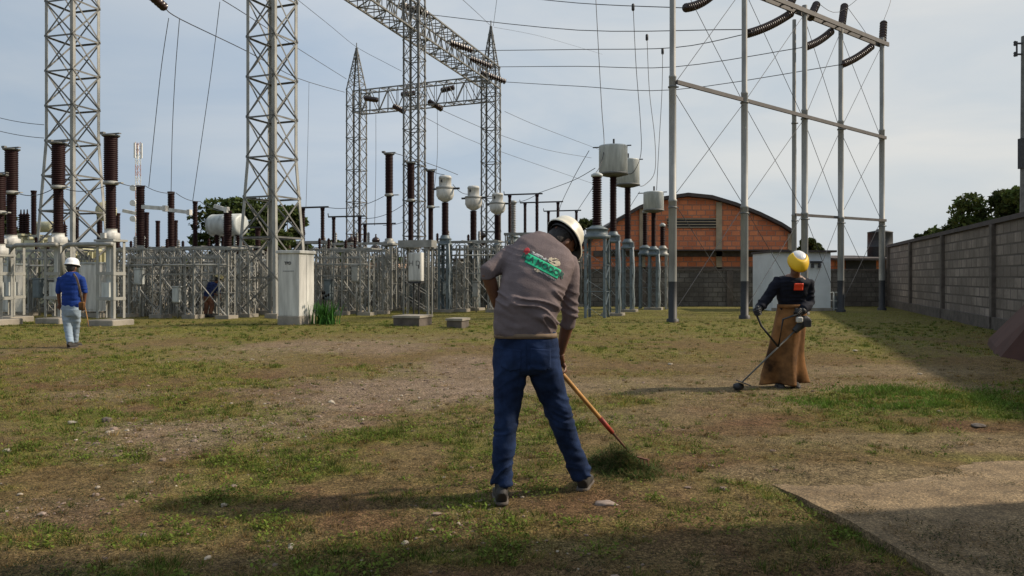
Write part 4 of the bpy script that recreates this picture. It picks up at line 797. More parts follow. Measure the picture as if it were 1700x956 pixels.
gT = 'current transformers with big pale cylindrical heads'
ct('largest current transformer with a broad pale cylinder head and top stub', 1018, 27.4, z(241, 27.4), z(291, 27.4), z(386, 27.4), 'tank', gT, .50, .21, .13)
ct('current transformer whose pale cylinder sits partly behind the largest one', 1042, 30.5, z(264, 30.5), z(309, 30.5), z(398, 30.5), 'tank', gT, .46, .21, .13)
ct('smaller pale headed current transformer in front of the brick warehouse', 1085, 32.5, z(318, 32.5), z(351, 32.5), z(410, 32.5), 'tank', gT, .42, .21, .11)
gU = 'current transformers with rounded white heads'
ct('rounded white headed transformer directly right of the slim breakers', 739, 30.5, z(291, 30.5), z(334, 30.5), z(392, 30.5), 'dome', gU, .345, .22, .145)
ct('second rounded white headed transformer, further right', 786, 32, z(308, 32), z(348, 32), z(400, 32), 'dome', gU, .34, .22, .145)
ct('white headed transformer half hidden behind the post of the right peaked tower', 826, 34, z(320, 34), z(355, 34), z(405, 34), 'dome', gU, .34, .22, .14)
def post(label, px, Y, ztop, zbase, r, group, cap='steel', ins='porcelain', hw=.24, col='blue_steel', name='post_insulator', rot=0):
    t = thing(name, label, 'insulator', tuple(W(px, Y, 0)), YAW, group); m = MB(); m.lathe(ribs(r, zbase, ztop - .05, .075, .045 if r > .11 else .02), n=16); m.build('insulator', M[ins], t)
    m = MB(); m.lathe([(r * .8, ztop - .06), (r * 1.15, ztop - .04), (r * 1.15, ztop + .03), (r * .5, ztop + .09), (.02, ztop + .1)], n=14); m.build('cap', M[cap], t)
    m = MB(); m.lathe([(hw * 1.15, zbase - .4), (hw * 1.25, zbase - .38), (hw * 1.25, zbase - .3), (hw * 1.0, zbase - .28), (hw * 1.0, zbase - .12), (hw * 1.15, zbase - .1), (hw * .8, zbase - .04), (r * 1.3, zbase), (r, zbase + .03)], n=18); m.build('base_tank', M[col], t)
    m = MB(); lattice_col(m, (0, 0, 0), hw, 0, zbase - .4, .09, .035, .45); m.build('stand', M[col], t); return t
post('thick ribbed post insulator with pale cap left of the largest current transformer', 991, 26, z(291, 26), z(376, 26), .17, 'post insulators by the current transformers', 'tankw', hw=.36)
post('slim brown post below the small pale cylinder head, left one', 1071, 33.5, z(352, 33.5), z(408, 33.5), .11, 'post insulators by the current transformers')
post('short brown post with a round pale cap in front of the warehouse', 1100, 33, z(374, 33), z(409, 33), .11, 'post insulators by the current transformers', 'tankw', hw=.2, col='steel')
post('grey post insulator right of the white heads', 852, 35.5, z(336, 35.5), z(390, 35.5), .14, 'post insulators by the current transformers', ins='porc_grey')
# small yard items between
t = thing('lamp_post_drum', 'pale round drum on a post behind the raking man\'s head', 'post', tuple(W(925, 38, 0))); m = MB(); m.cyl((0, 0, 0), (0, 0, 3), .06); m.lathe([(.3, 2.9), (.33, 2.95), (.33, 3.9), (.28, 3.98), (.02, 4.0)], n=16); m.build('drum', M['tankw'], t)

# disconnect switches ---------------------------------------------------------
def disconnect(label, px, Y, pys, pyb, dxs, group, r=.085, arm=True, armcol='dark', frame='steel', blade=None):
    """posts at offsets dxs (m along the yard axis) on a lattice frame, arm bar along the top; pys = py of the post tops"""
    t = thing('disconnect_switch', label, 'disconnect switch', tuple(W(px, Y, 0)), YAW, group); zt, zb = z(pys, Y), z(pyb, Y); a_, b_ = min(dxs) - .25, max(dxs) + .25
    for d_ in dxs:
        m = MB(); m.lathe(ribs(r, zb + .06, zt - .03, .06, .025), (d_, 0, 0), n=12); m.lathe([(r * .8, zt - .04), (r, zt - .02), (r, zt + .04), (.02, zt + .05)], (d_, 0, 0), n=10); m.build('insulator', M['porcelain'], t)
    if arm: m = MB(); m.bar((a_, 0, zt + .07), (b_, 0, zt + .07), .07, .06); m.bar((a_, 0, zt + .07), (a_ - .02, 0, zt + .22), .03, .03); m.build('blade_arm', M[armcol], t)
    if blade: m = MB(); m.bar((blade[0], -.12, z(blade[2], Y)), (blade[1], -.12, z(blade[3], Y)), .11, .13); m.box((blade[1], -.12, z(blade[3], Y)), (.12, .16, .2)); m.build('blade', M['white'], t)
    m = MB(); m.box(((a_ + b_) / 2, 0, zb), (b_ - a_, .16, .1)); m.box(((a_ + b_) / 2, .22, zb - .02), (b_ - a_, .05, .08)); m.build('base_beam', M[frame], t)
    m = MB()
    for x_ in (a_ + .2, b_ - .2): lattice_col(m, (x_, .06, 0), .15, 0, zb - .06, .05, .028, .38)
    m.build('stand', M[frame], t); return t
gD = 'disconnect switches on lattice stands'
disconnect('dark topped disconnect switch right behind the pillar cabinet', 524, 30, 347, 402, (-.55, .30), gD)
disconnect('disconnect switch with a level dark arm left of the left peaked tower', 575, 33, 362, 412, (-.6, .62), gD)
disconnect('disconnect switch in line with the foot of the left peaked tower', 622, 36, 374, 415, (-.5, .8), gD)
disconnect('disconnect switch with a high dark arm behind the raking man\'s shoulder', 866, 34.5, 325, 388, (-.55, .70), gD)
disconnect('disconnect switch behind the raking man\'s helmet', 898, 38, 338, 390, (-.8, .85), gD)
disconnect('farthest disconnect switch, its arm just right of the helmet', 932, 41, 352, 395, (-.7, .8), gD)
for i, (px, Y, a_, b_, xs__, r_, ac, lb) in enumerate((
    (233, 27, 310, 410, (0, ), .15, 'white', 'thick brown switch posts with cream blade right of the tallest breaker'),
    (284, 28.5, 320, 412, (0, ), .13, 'white', 'brown switch posts with cream blade midway between the towers'),
    (324, 30, 336, 412, (0, ), .10, 'dark', 'single slim brown switch post left of the grey transformer drum'),
    (374, 27.5, 352, 412, (.1,), .15, 'white', 'short thick switch post in front of the grey transformer drum'),
    (212, 31, 355, 414, (-.5, .9), .11, 'dark', 'small switch posts low behind the tallest breaker'),
    (262, 33, 368, 416, (-.75, .0, .9), .10, 'dark', 'row of three short posts between cream blades'),
    (428, 32, 380, 418, (-.8, .0), .12, 'dark', 'short switch posts seen through the second tower'),
    (56, 31, 318, 392, (0,), .11, 'dark', 'slim pointed post left of the first tower'),
    (136, 32, 345, 405, (-.3, .9), .12, 'dark', 'switch posts seen through the first tower'))):
    disconnect(lb, px, Y, a_, b_, xs__, gD, r_, arm=(i == 6), armcol=ac, frame='steel' if i % 2 else 'steel_w', blade={0: (.2, 1.15, 344, 348), 1: (.05, .9, 349, 354), 3: (-.35, .15, 342, 349), 4: (-.1, .75, 350, 357)}.get(i))
for k, (px, py, lb) in enumerate(((583, 408, 'pair of stacked dark round insulators left of the left peaked tower foot'), (624, 408, 'pair of stacked dark round insulators right of the left peaked tower foot'), (800, 400, 'stacked dark insulators below the second white head'))):
    Y = 34; t = thing('stacked_insulator', lb, 'insulator', tuple(W(px, Y, 0)), YAW, 'stacked round insulators'); m = MB(); zb = z(py + 9, Y)
    m.lathe([(.05, 0), (.16, .06), (.18, .14), (.14, .22), (.05, .27), (.05, .34), (.16, .40), (.18, .48), (.14, .56), (.04, .62), (.03, .75)], (0, 0, zb), n=14); m.build('insulator', M['disc'], t)
    m = MB(); lattice_col(m, (0, 0, 0), .14, 0, zb, .05, .03, .4); m.build('stand', M['steel_d'], t)

# long lattice support racks --------------------------------------------------
def rack(label, px, Y, L, ztop, zmid, m_='steel', nb=3, dy=1.1, pn=.40):
    t = thing('support_rack', label, 'steel rack', tuple(W(px, Y, 0)), YAW, 'lattice support racks'); m = MB()
    for k in range(nb + 1):
        for y_ in (0, dy): m = MB(); lattice_col(m, (L * k / nb, y_, 0), .19, 0, ztop - .16, .055, .03, pn); m.build('column', M[m_], t); m = MB(); m.box((L * k / nb, y_, .03), (.5, .5, .18)); m.build('footing', M['conc'], t)
    m = MB()
    for y_ in (0, dy):
        for zz_ in (ztop, ztop - .3): m.bar((-.2, y_, zz_), (L + .2, y_, zz_), .07, .05)
        n_ = int(L / .32)
        for k in range(n_): a_, b_ = L * k / n_, L * (k + 1) / n_; m.bar((a_, y_, ztop - (.3 if k % 2 else 0)), (b_, y_, ztop - (0 if k % 2 else .3)), .03, .02)
    for k in range(nb + 1): m.bar((L * k / nb, 0, ztop + .02), (L * k / nb, dy, ztop + .02), .06, .05)
    m.build('top_girder', M[m_], t); m = MB()
    for y_ in (0, dy):
        m.bar((0, y_, zmid), (L, y_, zmid), .06, .04)
        for k in range(nb): a_, b_ = L * k / nb, L * (k + 1) / nb; m.bar((a_, y_ + .02, .1), (b_, y_ + .02, zmid), .04, .015); m.bar((b_, y_ - .02, .1), (a_, y_ - .02, zmid), .04, .015)
    m.build('lower_bracing', M[m_], t)
    rq = random.Random(int(px) + 7)
    for k in range(nb - (px == 214)):
        x_ = L * (k + rq.uniform(.25, .75)) / nb; w_ = rq.uniform(.22, .42); h_ = rq.uniform(.4, .8); z_ = rq.uniform(.7, 1.5); m = MB(); m.box((x_, -.05, z_), (w_, .22, h_), bev=.012); m.box((x_, -.17, z_), (w_ * .85, .02, h_ * .85)); m.box((x_, -.05, z_ + h_ / 2 + .015), (w_ + .04, .28, .03)); m.build('drive_box', M[rq.choice(('white', 'tankw', 'steel_w', 'blue_steel'))], t)
        m = MB(); m.tube([(x_, -.03, 0), (x_, -.03, z_)], .03, 6); m.tube([(x_ + .1, 0, z_), (x_ + .1, 0, ztop)], .022, 6); m.build('conduit', M['steel_w'], t)
        for d_ in (.2, .55):
            x2 = L * (k + d_) / nb; m = MB(); hh_ = rq.uniform(.18, .42); m.lathe([(.03, ztop)] + ribs(.065, ztop + .04, ztop + hh_, .06, .025) + [(.05, ztop + hh_ + .01), (.01, ztop + hh_ + .05)], (x2, 0, 0), n=10); m.build('pin_insulator', M['porcelain' if rq.random() < .7 else 'porc_grey'], t)
    m = MB(); zp_ = ztop - .55; m.tube([(-.1, -.12, zp_), (L + .1, -.12, zp_)], .035, 6); m.tube([(-.1, dy + .1, zp_ - .5), (L + .1, dy + .1, zp_ - .5)], .03, 6); m.build('operating_rod', M['steel_w'], t)
    return t
rack('lattice support rack right behind the tallest breaker', 214, 26.5, 3.9, 2.30, 1.45, nb=3)
rack('farther lattice rack filling the gap between the two big towers', 205, 29.5, 5.2, 2.45, 1.5, 'steel', 3)
rack('lattice rack at far left behind the edge breakers', -60, 28.5, 4.6, 2.3, 1.3, 'steel', 3)
rack('lattice rack running behind the second lattice tower', 348, 31.5, 3.4, 2.2, 1.3, 'steel_w', 2)
rack('back lattice rack seen between the blue shirted worker and tower', 95, 33, 4.2, 2.4, 1.4, 'steel_d', 2)
rack('lattice rack directly right of the pillar cabinet', 522, 28.2, 2.1, 2.35, 1.4, 'steel', 2)
rack('farther rack between pillar cabinet and left peaked tower', 528, 31.5, 2.9, 2.7, 1.6, 'steel_w', 2)
rack('lattice rack beneath the slim brown breakers', 640, 33, 3.2, 1.95, 1.2, 'steel', 2)
rack('lattice rack beneath the rounded white heads', 716, 31, 2.6, 2.75, 1.5, 'steel', 2)
rack('farther rack left of the raking man behind the white heads', 745, 35, 3.2, 2.0, 1.2, 'steel_d', 2)
rack('lattice rack hidden mostly behind the raking man', 850, 37, 3.2, 2.6, 1.5, 'steel_d', 2)

# power transformers ----------------------------------------------------------
def ptrans(label, px, Y, lb, wd, ht, cons, m_='cream', rad='cream'):
    t = thing('power_transformer', label, 'transformer', tuple(W(px, Y, 0)), YAW, None); m = MB(); m.box((0, 0, ht / 2 + .15), (wd, 1.3, ht - .3), bev=.04); m.box((0, 0, ht + .02), (wd + .14, 1.44, .08)); m.build('tank', M[m_], t)
    for s_ in (-1, 1):
        m = MB()
        for k in range(7): m.box((s_ * (wd / 2 + .35), -.6 + k * .2, ht / 2 + .2), (.5, .05, ht - .8))
        m.cyl((s_ * (wd / 2 + .35), -.65, ht - .12), (s_ * (wd / 2 + .35), .65, ht - .12), .06); m.cyl((s_ * (wd / 2 + .35), -.65, .55), (s_ * (wd / 2 + .35), .65, .55), .06); m.build('radiator', M[rad], t)
    m = MB(); (x_, y_, z_), (dx, dy), r_, L_ = cons; d_ = Vector((dx, dy, 0)).normalized(); c = Vector((x_, y_, z_)); m.lathe([(.02, -L_ / 2 - .06), (r_ * .7, -L_ / 2 - .04), (r_, -L_ / 2), (r_ * 1.02, -L_ / 2 + .04), (r_, -L_ / 2 + .06), (r_, 0), (r_ * 1.02, .01), (r_, .04), (r_, L_ / 2), (r_ * .7, L_ / 2 + .04), (.02, L_ / 2 + .06)], c, d_, 20)
    m.bar(c - d_ * .4 - ZZ * r_, Vector((c.x, c.y, ht)) - d_ * .4, .08); m.bar(c + d_ * .4 - ZZ * r_, Vector((c.x, c.y, ht)) + d_ * .4, .08); m.build('conservator', M['tankw'] if m_ != 'cream' else M['cream'], t)
    for k in range(3): m = MB(); m.lathe([(.12, ht)] + ribs(.11, ht + .08, ht + .85, .08, .05) + [(.03, ht + .9), (.02, ht + 1.05)], (-wd * .3 + k * wd * .3, -.3, 0), n=12); m.build('bushing', M['porcelain'], t)
    m = MB(); m.box((0, 0, .05), (wd + 1.6, 2, .3)); m.build('plinth', M['conc'], t); return t
ptrans('cream yellow power transformer behind the blue shirted worker', 118, 30.5, '', 1.7, 2.5, ((1.9, -.2, z(352, 30)), (-.69, .72), .36, .9))
ptrans('tall cream yellow transformer panel left of the first tower', 51, 31.5, '', .55, 3.0, ((.2, .5, 3.4), (1, 0), .22, .8))
ptrans('grey power transformer with a big round drum left of the second tower', 386, 30, '', 1.6, 2.1, ((-.1, -.2, z(374, 30)), (1, -.1), .42, 1.35), 'white', 'white')
ptrans('small white transformer low behind the tallest breaker stand', 255, 35, '', 1.3, 1.6, ((.3, 0, 2.0), (1, 0), .2, .9), 'white', 'white')
for px, py0, py1, Y, w_, lb in ((158, 438, 515, 26.5, .9, 'white sheet cabinet behind the blue shirted worker\'s elbow'), (415, 452, 516, 29.5, .55, 'narrow white cabinet under the second tower'), (352, 452, 516, 29.7, .5, 'narrow pale cabinet behind the crouching worker'), (298, 470, 512, 31, .7, 'low pale cabinet deep inside the racks'), (22, 440, 515, 26, .5, 'pale cabinet at the far left under the breakers')):
    t = thing('equipment_cabinet', lb, 'cabinet', tuple(W(px, Y, 0)), YAW, 'equipment cabinets among the racks'); h_ = z(py0, Y); m = MB(); m.box((0, 0, h_ / 2 + .1), (w_, .5, h_ - .2), bev=.015); m.build('body', M['white'], t)
    m = MB(); m.box((0, 0, h_ + .03), (w_ + .06, .58, .05)); m.build('roof', M['tankw'], t); m = MB(); m.box((0, -.26, h_ / 2 + .1), (w_ * .9, .015, h_ - .35)); m.build('door', M['white'], t); m = MB(); m.box((0, 0, .05), (w_ + .1, .6, .2)); m.build('plinth', M['conc'], t)

# ------------------------------------------------------------------ disc strings and conductors
def discs(label, a_, b_, r=.125, name='insulator_string', n_=None, group='insulator strings', sag=.0):
    L = (b_ - a_).length; n_ = n_ or max(4, int(L / .145)); m = MB(); d_ = (b_ - a_).normalized(); pts = [a_.lerp(b_, k / n_) - ZZ * sag * 4 * (k / n_) * (1 - k / n_) for k in range(n_ + 1)]
    for k in range(n_):
        c0, c1 = pts[k], pts[k + 1]; dd = (c1 - c0); l_ = dd.length; m.lathe([(.02, 0), (.03, l_ * .1), (r, l_ * .35), (r * .96, l_ * .5), (.045, l_ * .62), (.035, l_ * .98)], c0, dd, 12)
    o = m.build(name, M['disc']); tag(o, label, 'insulator', group); return o
def wire(label, pts, r=.014, sag=0, group='overhead conductors', n_=14, m_='wire', name='conductor'):
    """pts: list of world points, catenary sag between the first two when only two are given"""
    if len(pts) == 2: a_, b_ = pts; pts = [a_.lerp(b_, k / n_) - ZZ * sag * 4 * (k / n_) * (1 - k / n_) for k in range(n_ + 1)]
    elif len(pts) < 8:
        out = []; q = [pts[0]] + pts + [pts[-1]]
        for i in range(1, len(q) - 2):
            for k in range(5):
                t = k / 5; p0, p1, p2, p3 = q[i - 1], q[i], q[i + 1], q[i + 2]
                out.append(.5 * ((2 * p1) + (p2 - p0) * t + (2 * p0 - 5 * p1 + 4 * p2 - p3) * t * t + (3 * p1 - p0 - 3 * p2 + p3) * t ** 3))
        pts = out + [pts[-1]]
    m = MB(); m.tube(pts, r, 5); o = m.build(name, M[m_]); tag(o, label, 'wire', group); return o
def gd(f): return gE.lerp(gC, f)
# strings on the long girder, conductors to the pole frame
G_ = [(P(667, 8, 37), P(711, 24, 36.6)), (P(748, 71, 39.6), P(785, 84, 39.2)), (P(781, 97, 42), P(817, 111, 41.6)), (P(799, 120, 45), P(840, 136, 44.4))]
gn = ['nearest', 'second', 'third', 'farthest']
for i, (a_, b_) in enumerate(G_): discs(f'{gn[i]} dark insulator string on the long girder, counted from the viewer', a_, b_, .16, group='insulator strings on the long girder')
def top(dx, k): pass
S_ = [(P(1180, -6, 26.5), P(1137, 13, 25.2)), (P(1313, 22, 28.0), P(1240, 56, 25.8)), (P(1380, 52, 29.9), P(1336, 78, 28.3)), (P(1447, 77, 31.5), P(1397, 107, 30.0))]
sn = ['topmost, cut by the frame,', 'large', 'middle', 'lowest right']
for i, (a_, b_) in enumerate(S_): discs(f'{sn[i]} sagging insulator string hanging left off the pole frame crossbeam', a_, b_, .15, group='insulator strings on the pole frame', sag=.08)
T_ = [(P(1345, 30, 28.6), P(1356, 6, 29.4)), (P(1397, 46, 30.2), P(1402, 8, 31)), (P(1465, 74, 31.9), P(1467, 36, 32.6)), (P(1309, 14, 27.8), P(1320, -12, 28.4))]
tn = ['left', 'middle', 'right', 'cut off']
for i, (a_, b_) in enumerate(T_): discs(f'{tn[i]} upright dark insulator string standing on the pole frame crossbeam', a_, b_, .15, group='upright strings on the pole frame')
wire('long conductor from the nearest girder string to the large sagging string', [G_[0][1], P(960, 50, 31), P(1228, 49, 26), S_[1][1]], .016)
wire('long conductor from the second girder string to the large sagging string', [G_[1][1], P(960, 82, 33), P(1119, 79, 29), S_[1][1]], .016)
wire('long conductor from the third girder string to the middle sagging string', [G_[2][1], P(960, 110, 36), P(1119, 111, 32), S_[2][1]], .016)
wire('long conductor from the farthest girder string to the lowest sagging string', [G_[3][1], P(960, 143, 38), P(1119, 149, 34), S_[3][1]], .016)
wire('conductor at the top edge reaching the cut off sagging string', [P(800, -12, 36), P(960, 5, 31), S_[0][1]], .016)
for i, (a_, b_, c_) in enumerate((((1358, 5), (1392, 20), (1445, -20)), ((1404, 8), (1440, 60), (1412, 46)), ((1467, 34), (1478, 4), (1480, -20)))):
    wire(['looping jumper above the left upright string', 'jumper looping behind the middle upright string', 'thin wire rising from the right upright string'][i], [P(*a_, 30 + i), P(*b_, 30.5 + i), P(*c_, 31 + i)], .01, group='jumpers on the pole frame')
# droppers to the current transformers
wire('dropper falling to the largest pale cylinder head', [P(989, -5, 28), P(994, 90, 27.8), P(999, 180, 27.6), P(1003, 243, 27.2), P(996, 275, 26.6), P(988, 288, 26)], .013, group='droppers')
wire('dropper falling behind the second pale cylinder head', [P(1051, 8, 30), P(1056, 110, 30), P(1063, 200, 30), P(1064, 255, 30), P(1052, 285, 30), P(1040, 288, 30)], .013, group='droppers')
wire('dropper curving down right of the second cylinder head', [P(1074, 58, 33), P(1078, 150, 32.5), P(1087, 230, 32), P(1087, 285, 31.5), P(1070, 307, 31), P(1060, 308, 30.6)], .013, group='droppers')
wire('dropper falling straight to the smaller cylinder head', [P(1100, 80, 34), P(1099, 150, 33.6), P(1094, 240, 33), P(1090, 316, 32.6)], .013, group='droppers')
for a_, lb in (((1051, 12, 30), 'left'), ((1074, 62, 33), 'middle'), ((1100, 85, 34), 'right')):
    m = MB(); p_ = P(*a_); m.lathe([(.03, -.14), (.06, -.1), (.06, .1), (.03, .14)], p_, n=8); tag(m.build('wire_clamp', M['dark']), f'small dark clamp where the {lb} dropper meets its conductor', 'clamp', 'dropper clamps')
wire('slack cable from cylinder head down to the disconnect arms', [P(978, 250, 27.4), P(955, 290, 30), P(933, 335, 36), P(928, 352, 40)], .012, group='slack cables')
wire('slack cable sweeping left from the thick ribbed post', [P(988, 279, 26), P(950, 300, 29), P(892, 321, 34)], .012, group='slack cables')
wire('slack cable from the post to the far disconnect switch', [P(992, 300, 26.4), P(975, 325, 31), P(957, 352, 40)], .012, group='slack cables')
wire('thin cable from the middle cylinder to the warehouse side', [P(1062, 318, 32), P(1048, 340, 32.5), P(1042, 352, 33)], .01, group='slack cables')
# left side
discs('dark insulator string at the top edge between the two big towers', P(246, -12, 24), P(274, 13, 25), .15)
wire('long conductor from the top edge string down to the left peaked tower', [P(274, 13, 25), P(300, 32, 25.6), P(410, 85, 30), P(495, 130, 38), P(572, 153, 50)], .017)
wire('upper conductor passing behind the second tower to the left peaked tower', [P(345, -15, 24), P(410, 25, 28), P(494, 80, 38), P(575, 131, 50)], .015)
wire('ground wire touching the tip of the left peaked tower', [P(480, -12, 36), P(545, 40, 42), P(592, 78, 50.9), P(640, 104, 49), P(667, 118, 47)], .013)
wire('left dropper of the pair between the big towers', [P(280, 30, 25), P(268, 110, 26), P(256, 220, 27), P(247, 310, 27.6)], .012, group='droppers')
wire('right dropper of the pair between the big towers', [P(298, 31, 25.6), P(291, 120, 26.5), P(286, 220, 27.5), P(284, 318, 28.5)], .012, group='droppers')
wire('slanting dropper nearest the second tower', [P(365, 3, 27), P(352, 110, 28), P(335, 230, 29), P(320, 333, 30)], .012, group='droppers')
wire('dropper right of the second lattice tower', [P(513, 137, 41), P(511, 240, 36), P(508, 346, 30)], .010, group='droppers')
wire('dropper from the level girder left of the slim mast', [P(624, 190, 50), P(624, 280, 46), P(622, 374, 36)], .014, group='droppers')
wire('dropper from the level girder right of the slim mast', [P(726, 182, 48), P(726, 260, 42), P(718, 340, 33)], .014, group='droppers')
wire('upper wire entering at the left edge', [P(-10, 193, 30), P(73, 207, 28.6)], .012, .05); wire('lower wire entering at the left edge', [P(-10, 215, 30), P(73, 229, 28.6)], .012, .05)
# level girder strings
for i, (a_, b_, lb) in enumerate((((606, 163), (627, 166), 'leftmost'), ((667, 157), (689, 154), 'second'), ((733, 150), (754, 145), 'third'), ((712, 168), (734, 182), 'downward slanting'), ((654, 176), (672, 186), 'lower left'))): discs(f'{lb} short dark string on the level girder', P(*a_, 49.6 - i * .3), P(*b_, 49 - i * .3), .17, group='short strings on the level girder')
wire('faint line running down right from the level girder', [P(734, 183, 49), P(820, 220, 56), P(905, 248, 64), P(982, 262, 70)], .016); wire('second faint line below, running down right', [P(706, 195, 50), P(800, 240, 58), P(985, 305, 74)], .015); wire('third faint line passing right of the peaked tower', [P(838, 185, 48), P(900, 212, 55), P(1000, 250, 66)], .014)
wire('ground wire from the right peak up to the left', [P(815, 43, YE), P(793, 22, 40), P(760, -8, 34)], .012); wire('ground wire rising steeply from the right peak', [P(819, 43, YE), P(826, -10, 40)], .012); wire('ground wire leaving right from the right peak', [P(820, 45, YE), P(905, 62, 60), P(1000, 90, 80)], .010)
# low bus wires between equipment
for i, (a_, b_, s_, lb) in enumerate((((197, 303, 22), (238, 308, 27), .06, 'from the tallest breaker to the thick switch posts'), ((240, 308, 27), (290, 320, 28.5), .1, 'between the two cream bladed switches'), ((292, 320, 28.5), (332, 334, 30), .1, 'from the cream bladed switch to the slim post'),
    ((332, 334, 30), (372, 350, 28), .1, 'from the slim post to the short thick post'), ((537, 343, 30), (637, 326, 29.5), .22, 'from the pillar side switch to the tallest slim breaker'), ((598, 362, 33), (676, 335, 31), .22, 'sagging to the middle slim breaker'),
    ((636, 374, 36), (708, 346, 32.5), .2, 'sagging to the rightmost slim breaker'), ((654, 254, 29.5), (760, 290, 31), -.05, 'from the tallest slim breaker across the mast'), ((752, 306, 30.5), (778, 322, 32), .12, 'between the two rounded white heads'),
    ((690, 268, 31), (738, 290, 30.5), .1, 'down to the first white head'), ((33, 322, 23.8), (90, 312, 23), .12, 'between the left row breakers'), ((110, 314, 23), (180, 306, 22), .12, 'from the worker side breaker to the tallest breaker'), ((850, 336, 35.5), (892, 322, 34.5), .1, 'from the grey post to the high arm'))):
    wire('thin low bus wire ' + lb, [P(*a_), P(*b_)], .012, s_, 'low bus wires', 10)
# ------------------------------------------------------------------ people
def loft(m, rings, n=24, ex=2.2, mi=0):
    """rings: (centre, a, b, side) ; a = half width along side, b = half depth"""
    cs = [Vector(r[0]) for r in rings]; vs = []
    for i, rg_ in enumerate(rings):
        d = (cs[min(i + 1, len(cs) - 1)] - cs[max(i - 1, 0)]).normalized(); sd = Vector(rg_[3] if len(rg_) > 3 and rg_[3] is not None else (1, 0, 0)); u_ = (sd - d * sd.dot(d)).normalized(); v_ = d.cross(u_)
        for k in range(n):
            t = 2 * math.pi * k / n; c_, s_ = math.cos(t), math.sin(t); e_ = 2 / ex
            vs.append(cs[i] + u_ * (rg_[1] * math.copysign(abs(c_) ** e_, c_)) + v_ * (rg_[2] * math.copysign(abs(s_) ** e_, s_)))
    k = len(rings); fs = [(i * n + j, i * n + (j + 1) % n, (i + 1) * n + (j + 1) % n, (i + 1) * n + j) for i in range(k - 1) for j in range(n)] + [tuple(reversed(range(n))), tuple(range((k - 1) * n, k * n))]
    return m.add(vs, fs, mi, True)
def limb(m, pts, n=16, side=None): return loft(m, [(p, r, r2 if r2 else r, side) for p, r, r2 in pts], n, 2.0)
def ball(m, c, ax, n=16):
    """ellipsoid with axes ax = three vectors"""
    c = Vector(c); vs = []; k = 9
    for i in range(k + 1):
        t = math.pi * (i + .02) / (k + .04)
        for j in range(n): a = 2 * math.pi * j / n; vs.append(c + ax[0] * (math.sin(t) * math.cos(a)) + ax[1] * (math.sin(t) * math.sin(a)) + ax[2] * math.cos(t))
    fs = [(i * n + j, (i + 1) * n + j, (i + 1) * n + (j + 1) % n, i * n + (j + 1) % n) for i in range(k) for j in range(n)] + [tuple(range(n)), tuple(reversed(range(k * n, (k + 1) * n)))]
    return m.add(vs, fs, 0, True)
def remesh(name, m, voxel, it, mt, parent, wr=None, extra=None):
    me = m.mesh(name + '_src'); bm = bmesh.new(); bm.from_mesh(me); bmesh.ops.remove_doubles(bm, verts=bm.verts, dist=1e-6)
    bmesh.ops.recalc_face_normals(bm, faces=bm.faces); bm.to_mesh(me); bm.free(); o = bpy.data.objects.new(name + '_src', me); C.objects.link(o)
    r = o.modifiers.new('r', 'REMESH'); r.mode = 'VOXEL'; r.voxel_size = voxel; r.use_smooth_shade = True
    if it: s_ = o.modifiers.new('s', 'SMOOTH'); s_.factor = .5; s_.iterations = it
    bpy.context.view_layer.update(); me2 = bpy.data.meshes.new_from_object(o.evaluated_get(bpy.context.evaluated_depsgraph_get())); bpy.data.objects.remove(o); me2.name = name
    if wr is not None:
        nv = len(me2.vertices); co_ = np.zeros(nv * 3, np.float32); me2.vertices.foreach_get('co', co_); no_ = np.array([v.normal[:] for v in me2.vertices]); p = co_.reshape(-1, 3).astype(float)
        p = p + no_ * wr(p)[:, None]; me2.vertices.foreach_set('co', p.astype(np.float32).ravel()); me2.update()
    if extra is not None:
        bm = bmesh.new(); bm.from_mesh(me2); e_ = extra.mesh('e'); bm.from_mesh(e_); bmesh.ops.recalc_face_normals(bm, faces=bm.faces); bm.to_mesh(me2); bm.free()
    for p_ in me2.polygons: p_.use_smooth = True
    return link(name, me2, mt, parent)
def head(m, c, f, u, s=1.0):
    r_ = f.cross(u)
    prof = [(-.128, .020, .022, .052), (-.118, .038, .040, .044), (-.09, .054, .064, .022), (-.05, .066, .082, .006), (0, .074, .094, -.002), (.05, .074, .096, -.006), (.085, .060, .078, -.01), (.105, .036, .048, -.012), (.113, .012, .016, -.012)]
    loft(m, [(c + u * (z_ * s) + f * (o_ * s), a_ * s, b_ * s, r_) for z_, a_, b_, o_ in prof], 20, 2.1)
    ball(m, c + f * .096 * s - u * .035 * s, (r_ * .014, f * .022, u * .028)); ball(m, c + f * .080 * s - u * .078 * s, (r_ * .026, f * .014, u * .012)); ball(m, c + f * .083 * s + u * .018 * s, (r_ * .055, f * .014, u * .012))
    for k in (-1, 1): ball(m, c + r_ * (k * .077 * s) - u * .018 * s - f * .008 * s, (r_ * .010, (f * .018 + r_ * k * .012), u * .033))
def eyes(c, f, u, parent, s=1.0):
    r_ = f.cross(u)
    for k in (-1, 1): m = MB(); ball(m, c + f * .082 * s + r_ * (k * .031 * s) - u * .002, (r_ * .013, f * .010, u * .008), 8); m.build('eye', M['white'], parent)
def hair(c, f, u, parent, s=1.0):
    m = MB(); r_ = f.cross(u)
    loft(m, [(c + u * z_ + f * o_, a_, b_, r_) for z_, a_, b_, o_ in ((-.085, .045, .03, -.055), (-.06, .066, .045, -.048), (-.02, .079, .062, -.040), (.03, .081, .083, -.022), (.07, .075, .088, -.014), (.105, .05, .06, -.012), (.12, .02, .03, -.012))], 20, 2.1)
    return remesh('hair', m, .008, 2, M['hair'], parent, lambda p: (fbm(p[:, 0] * 60, p[:, 1] * 60, p[:, 2] * 60, s=8, o=2) - .5) * .008)
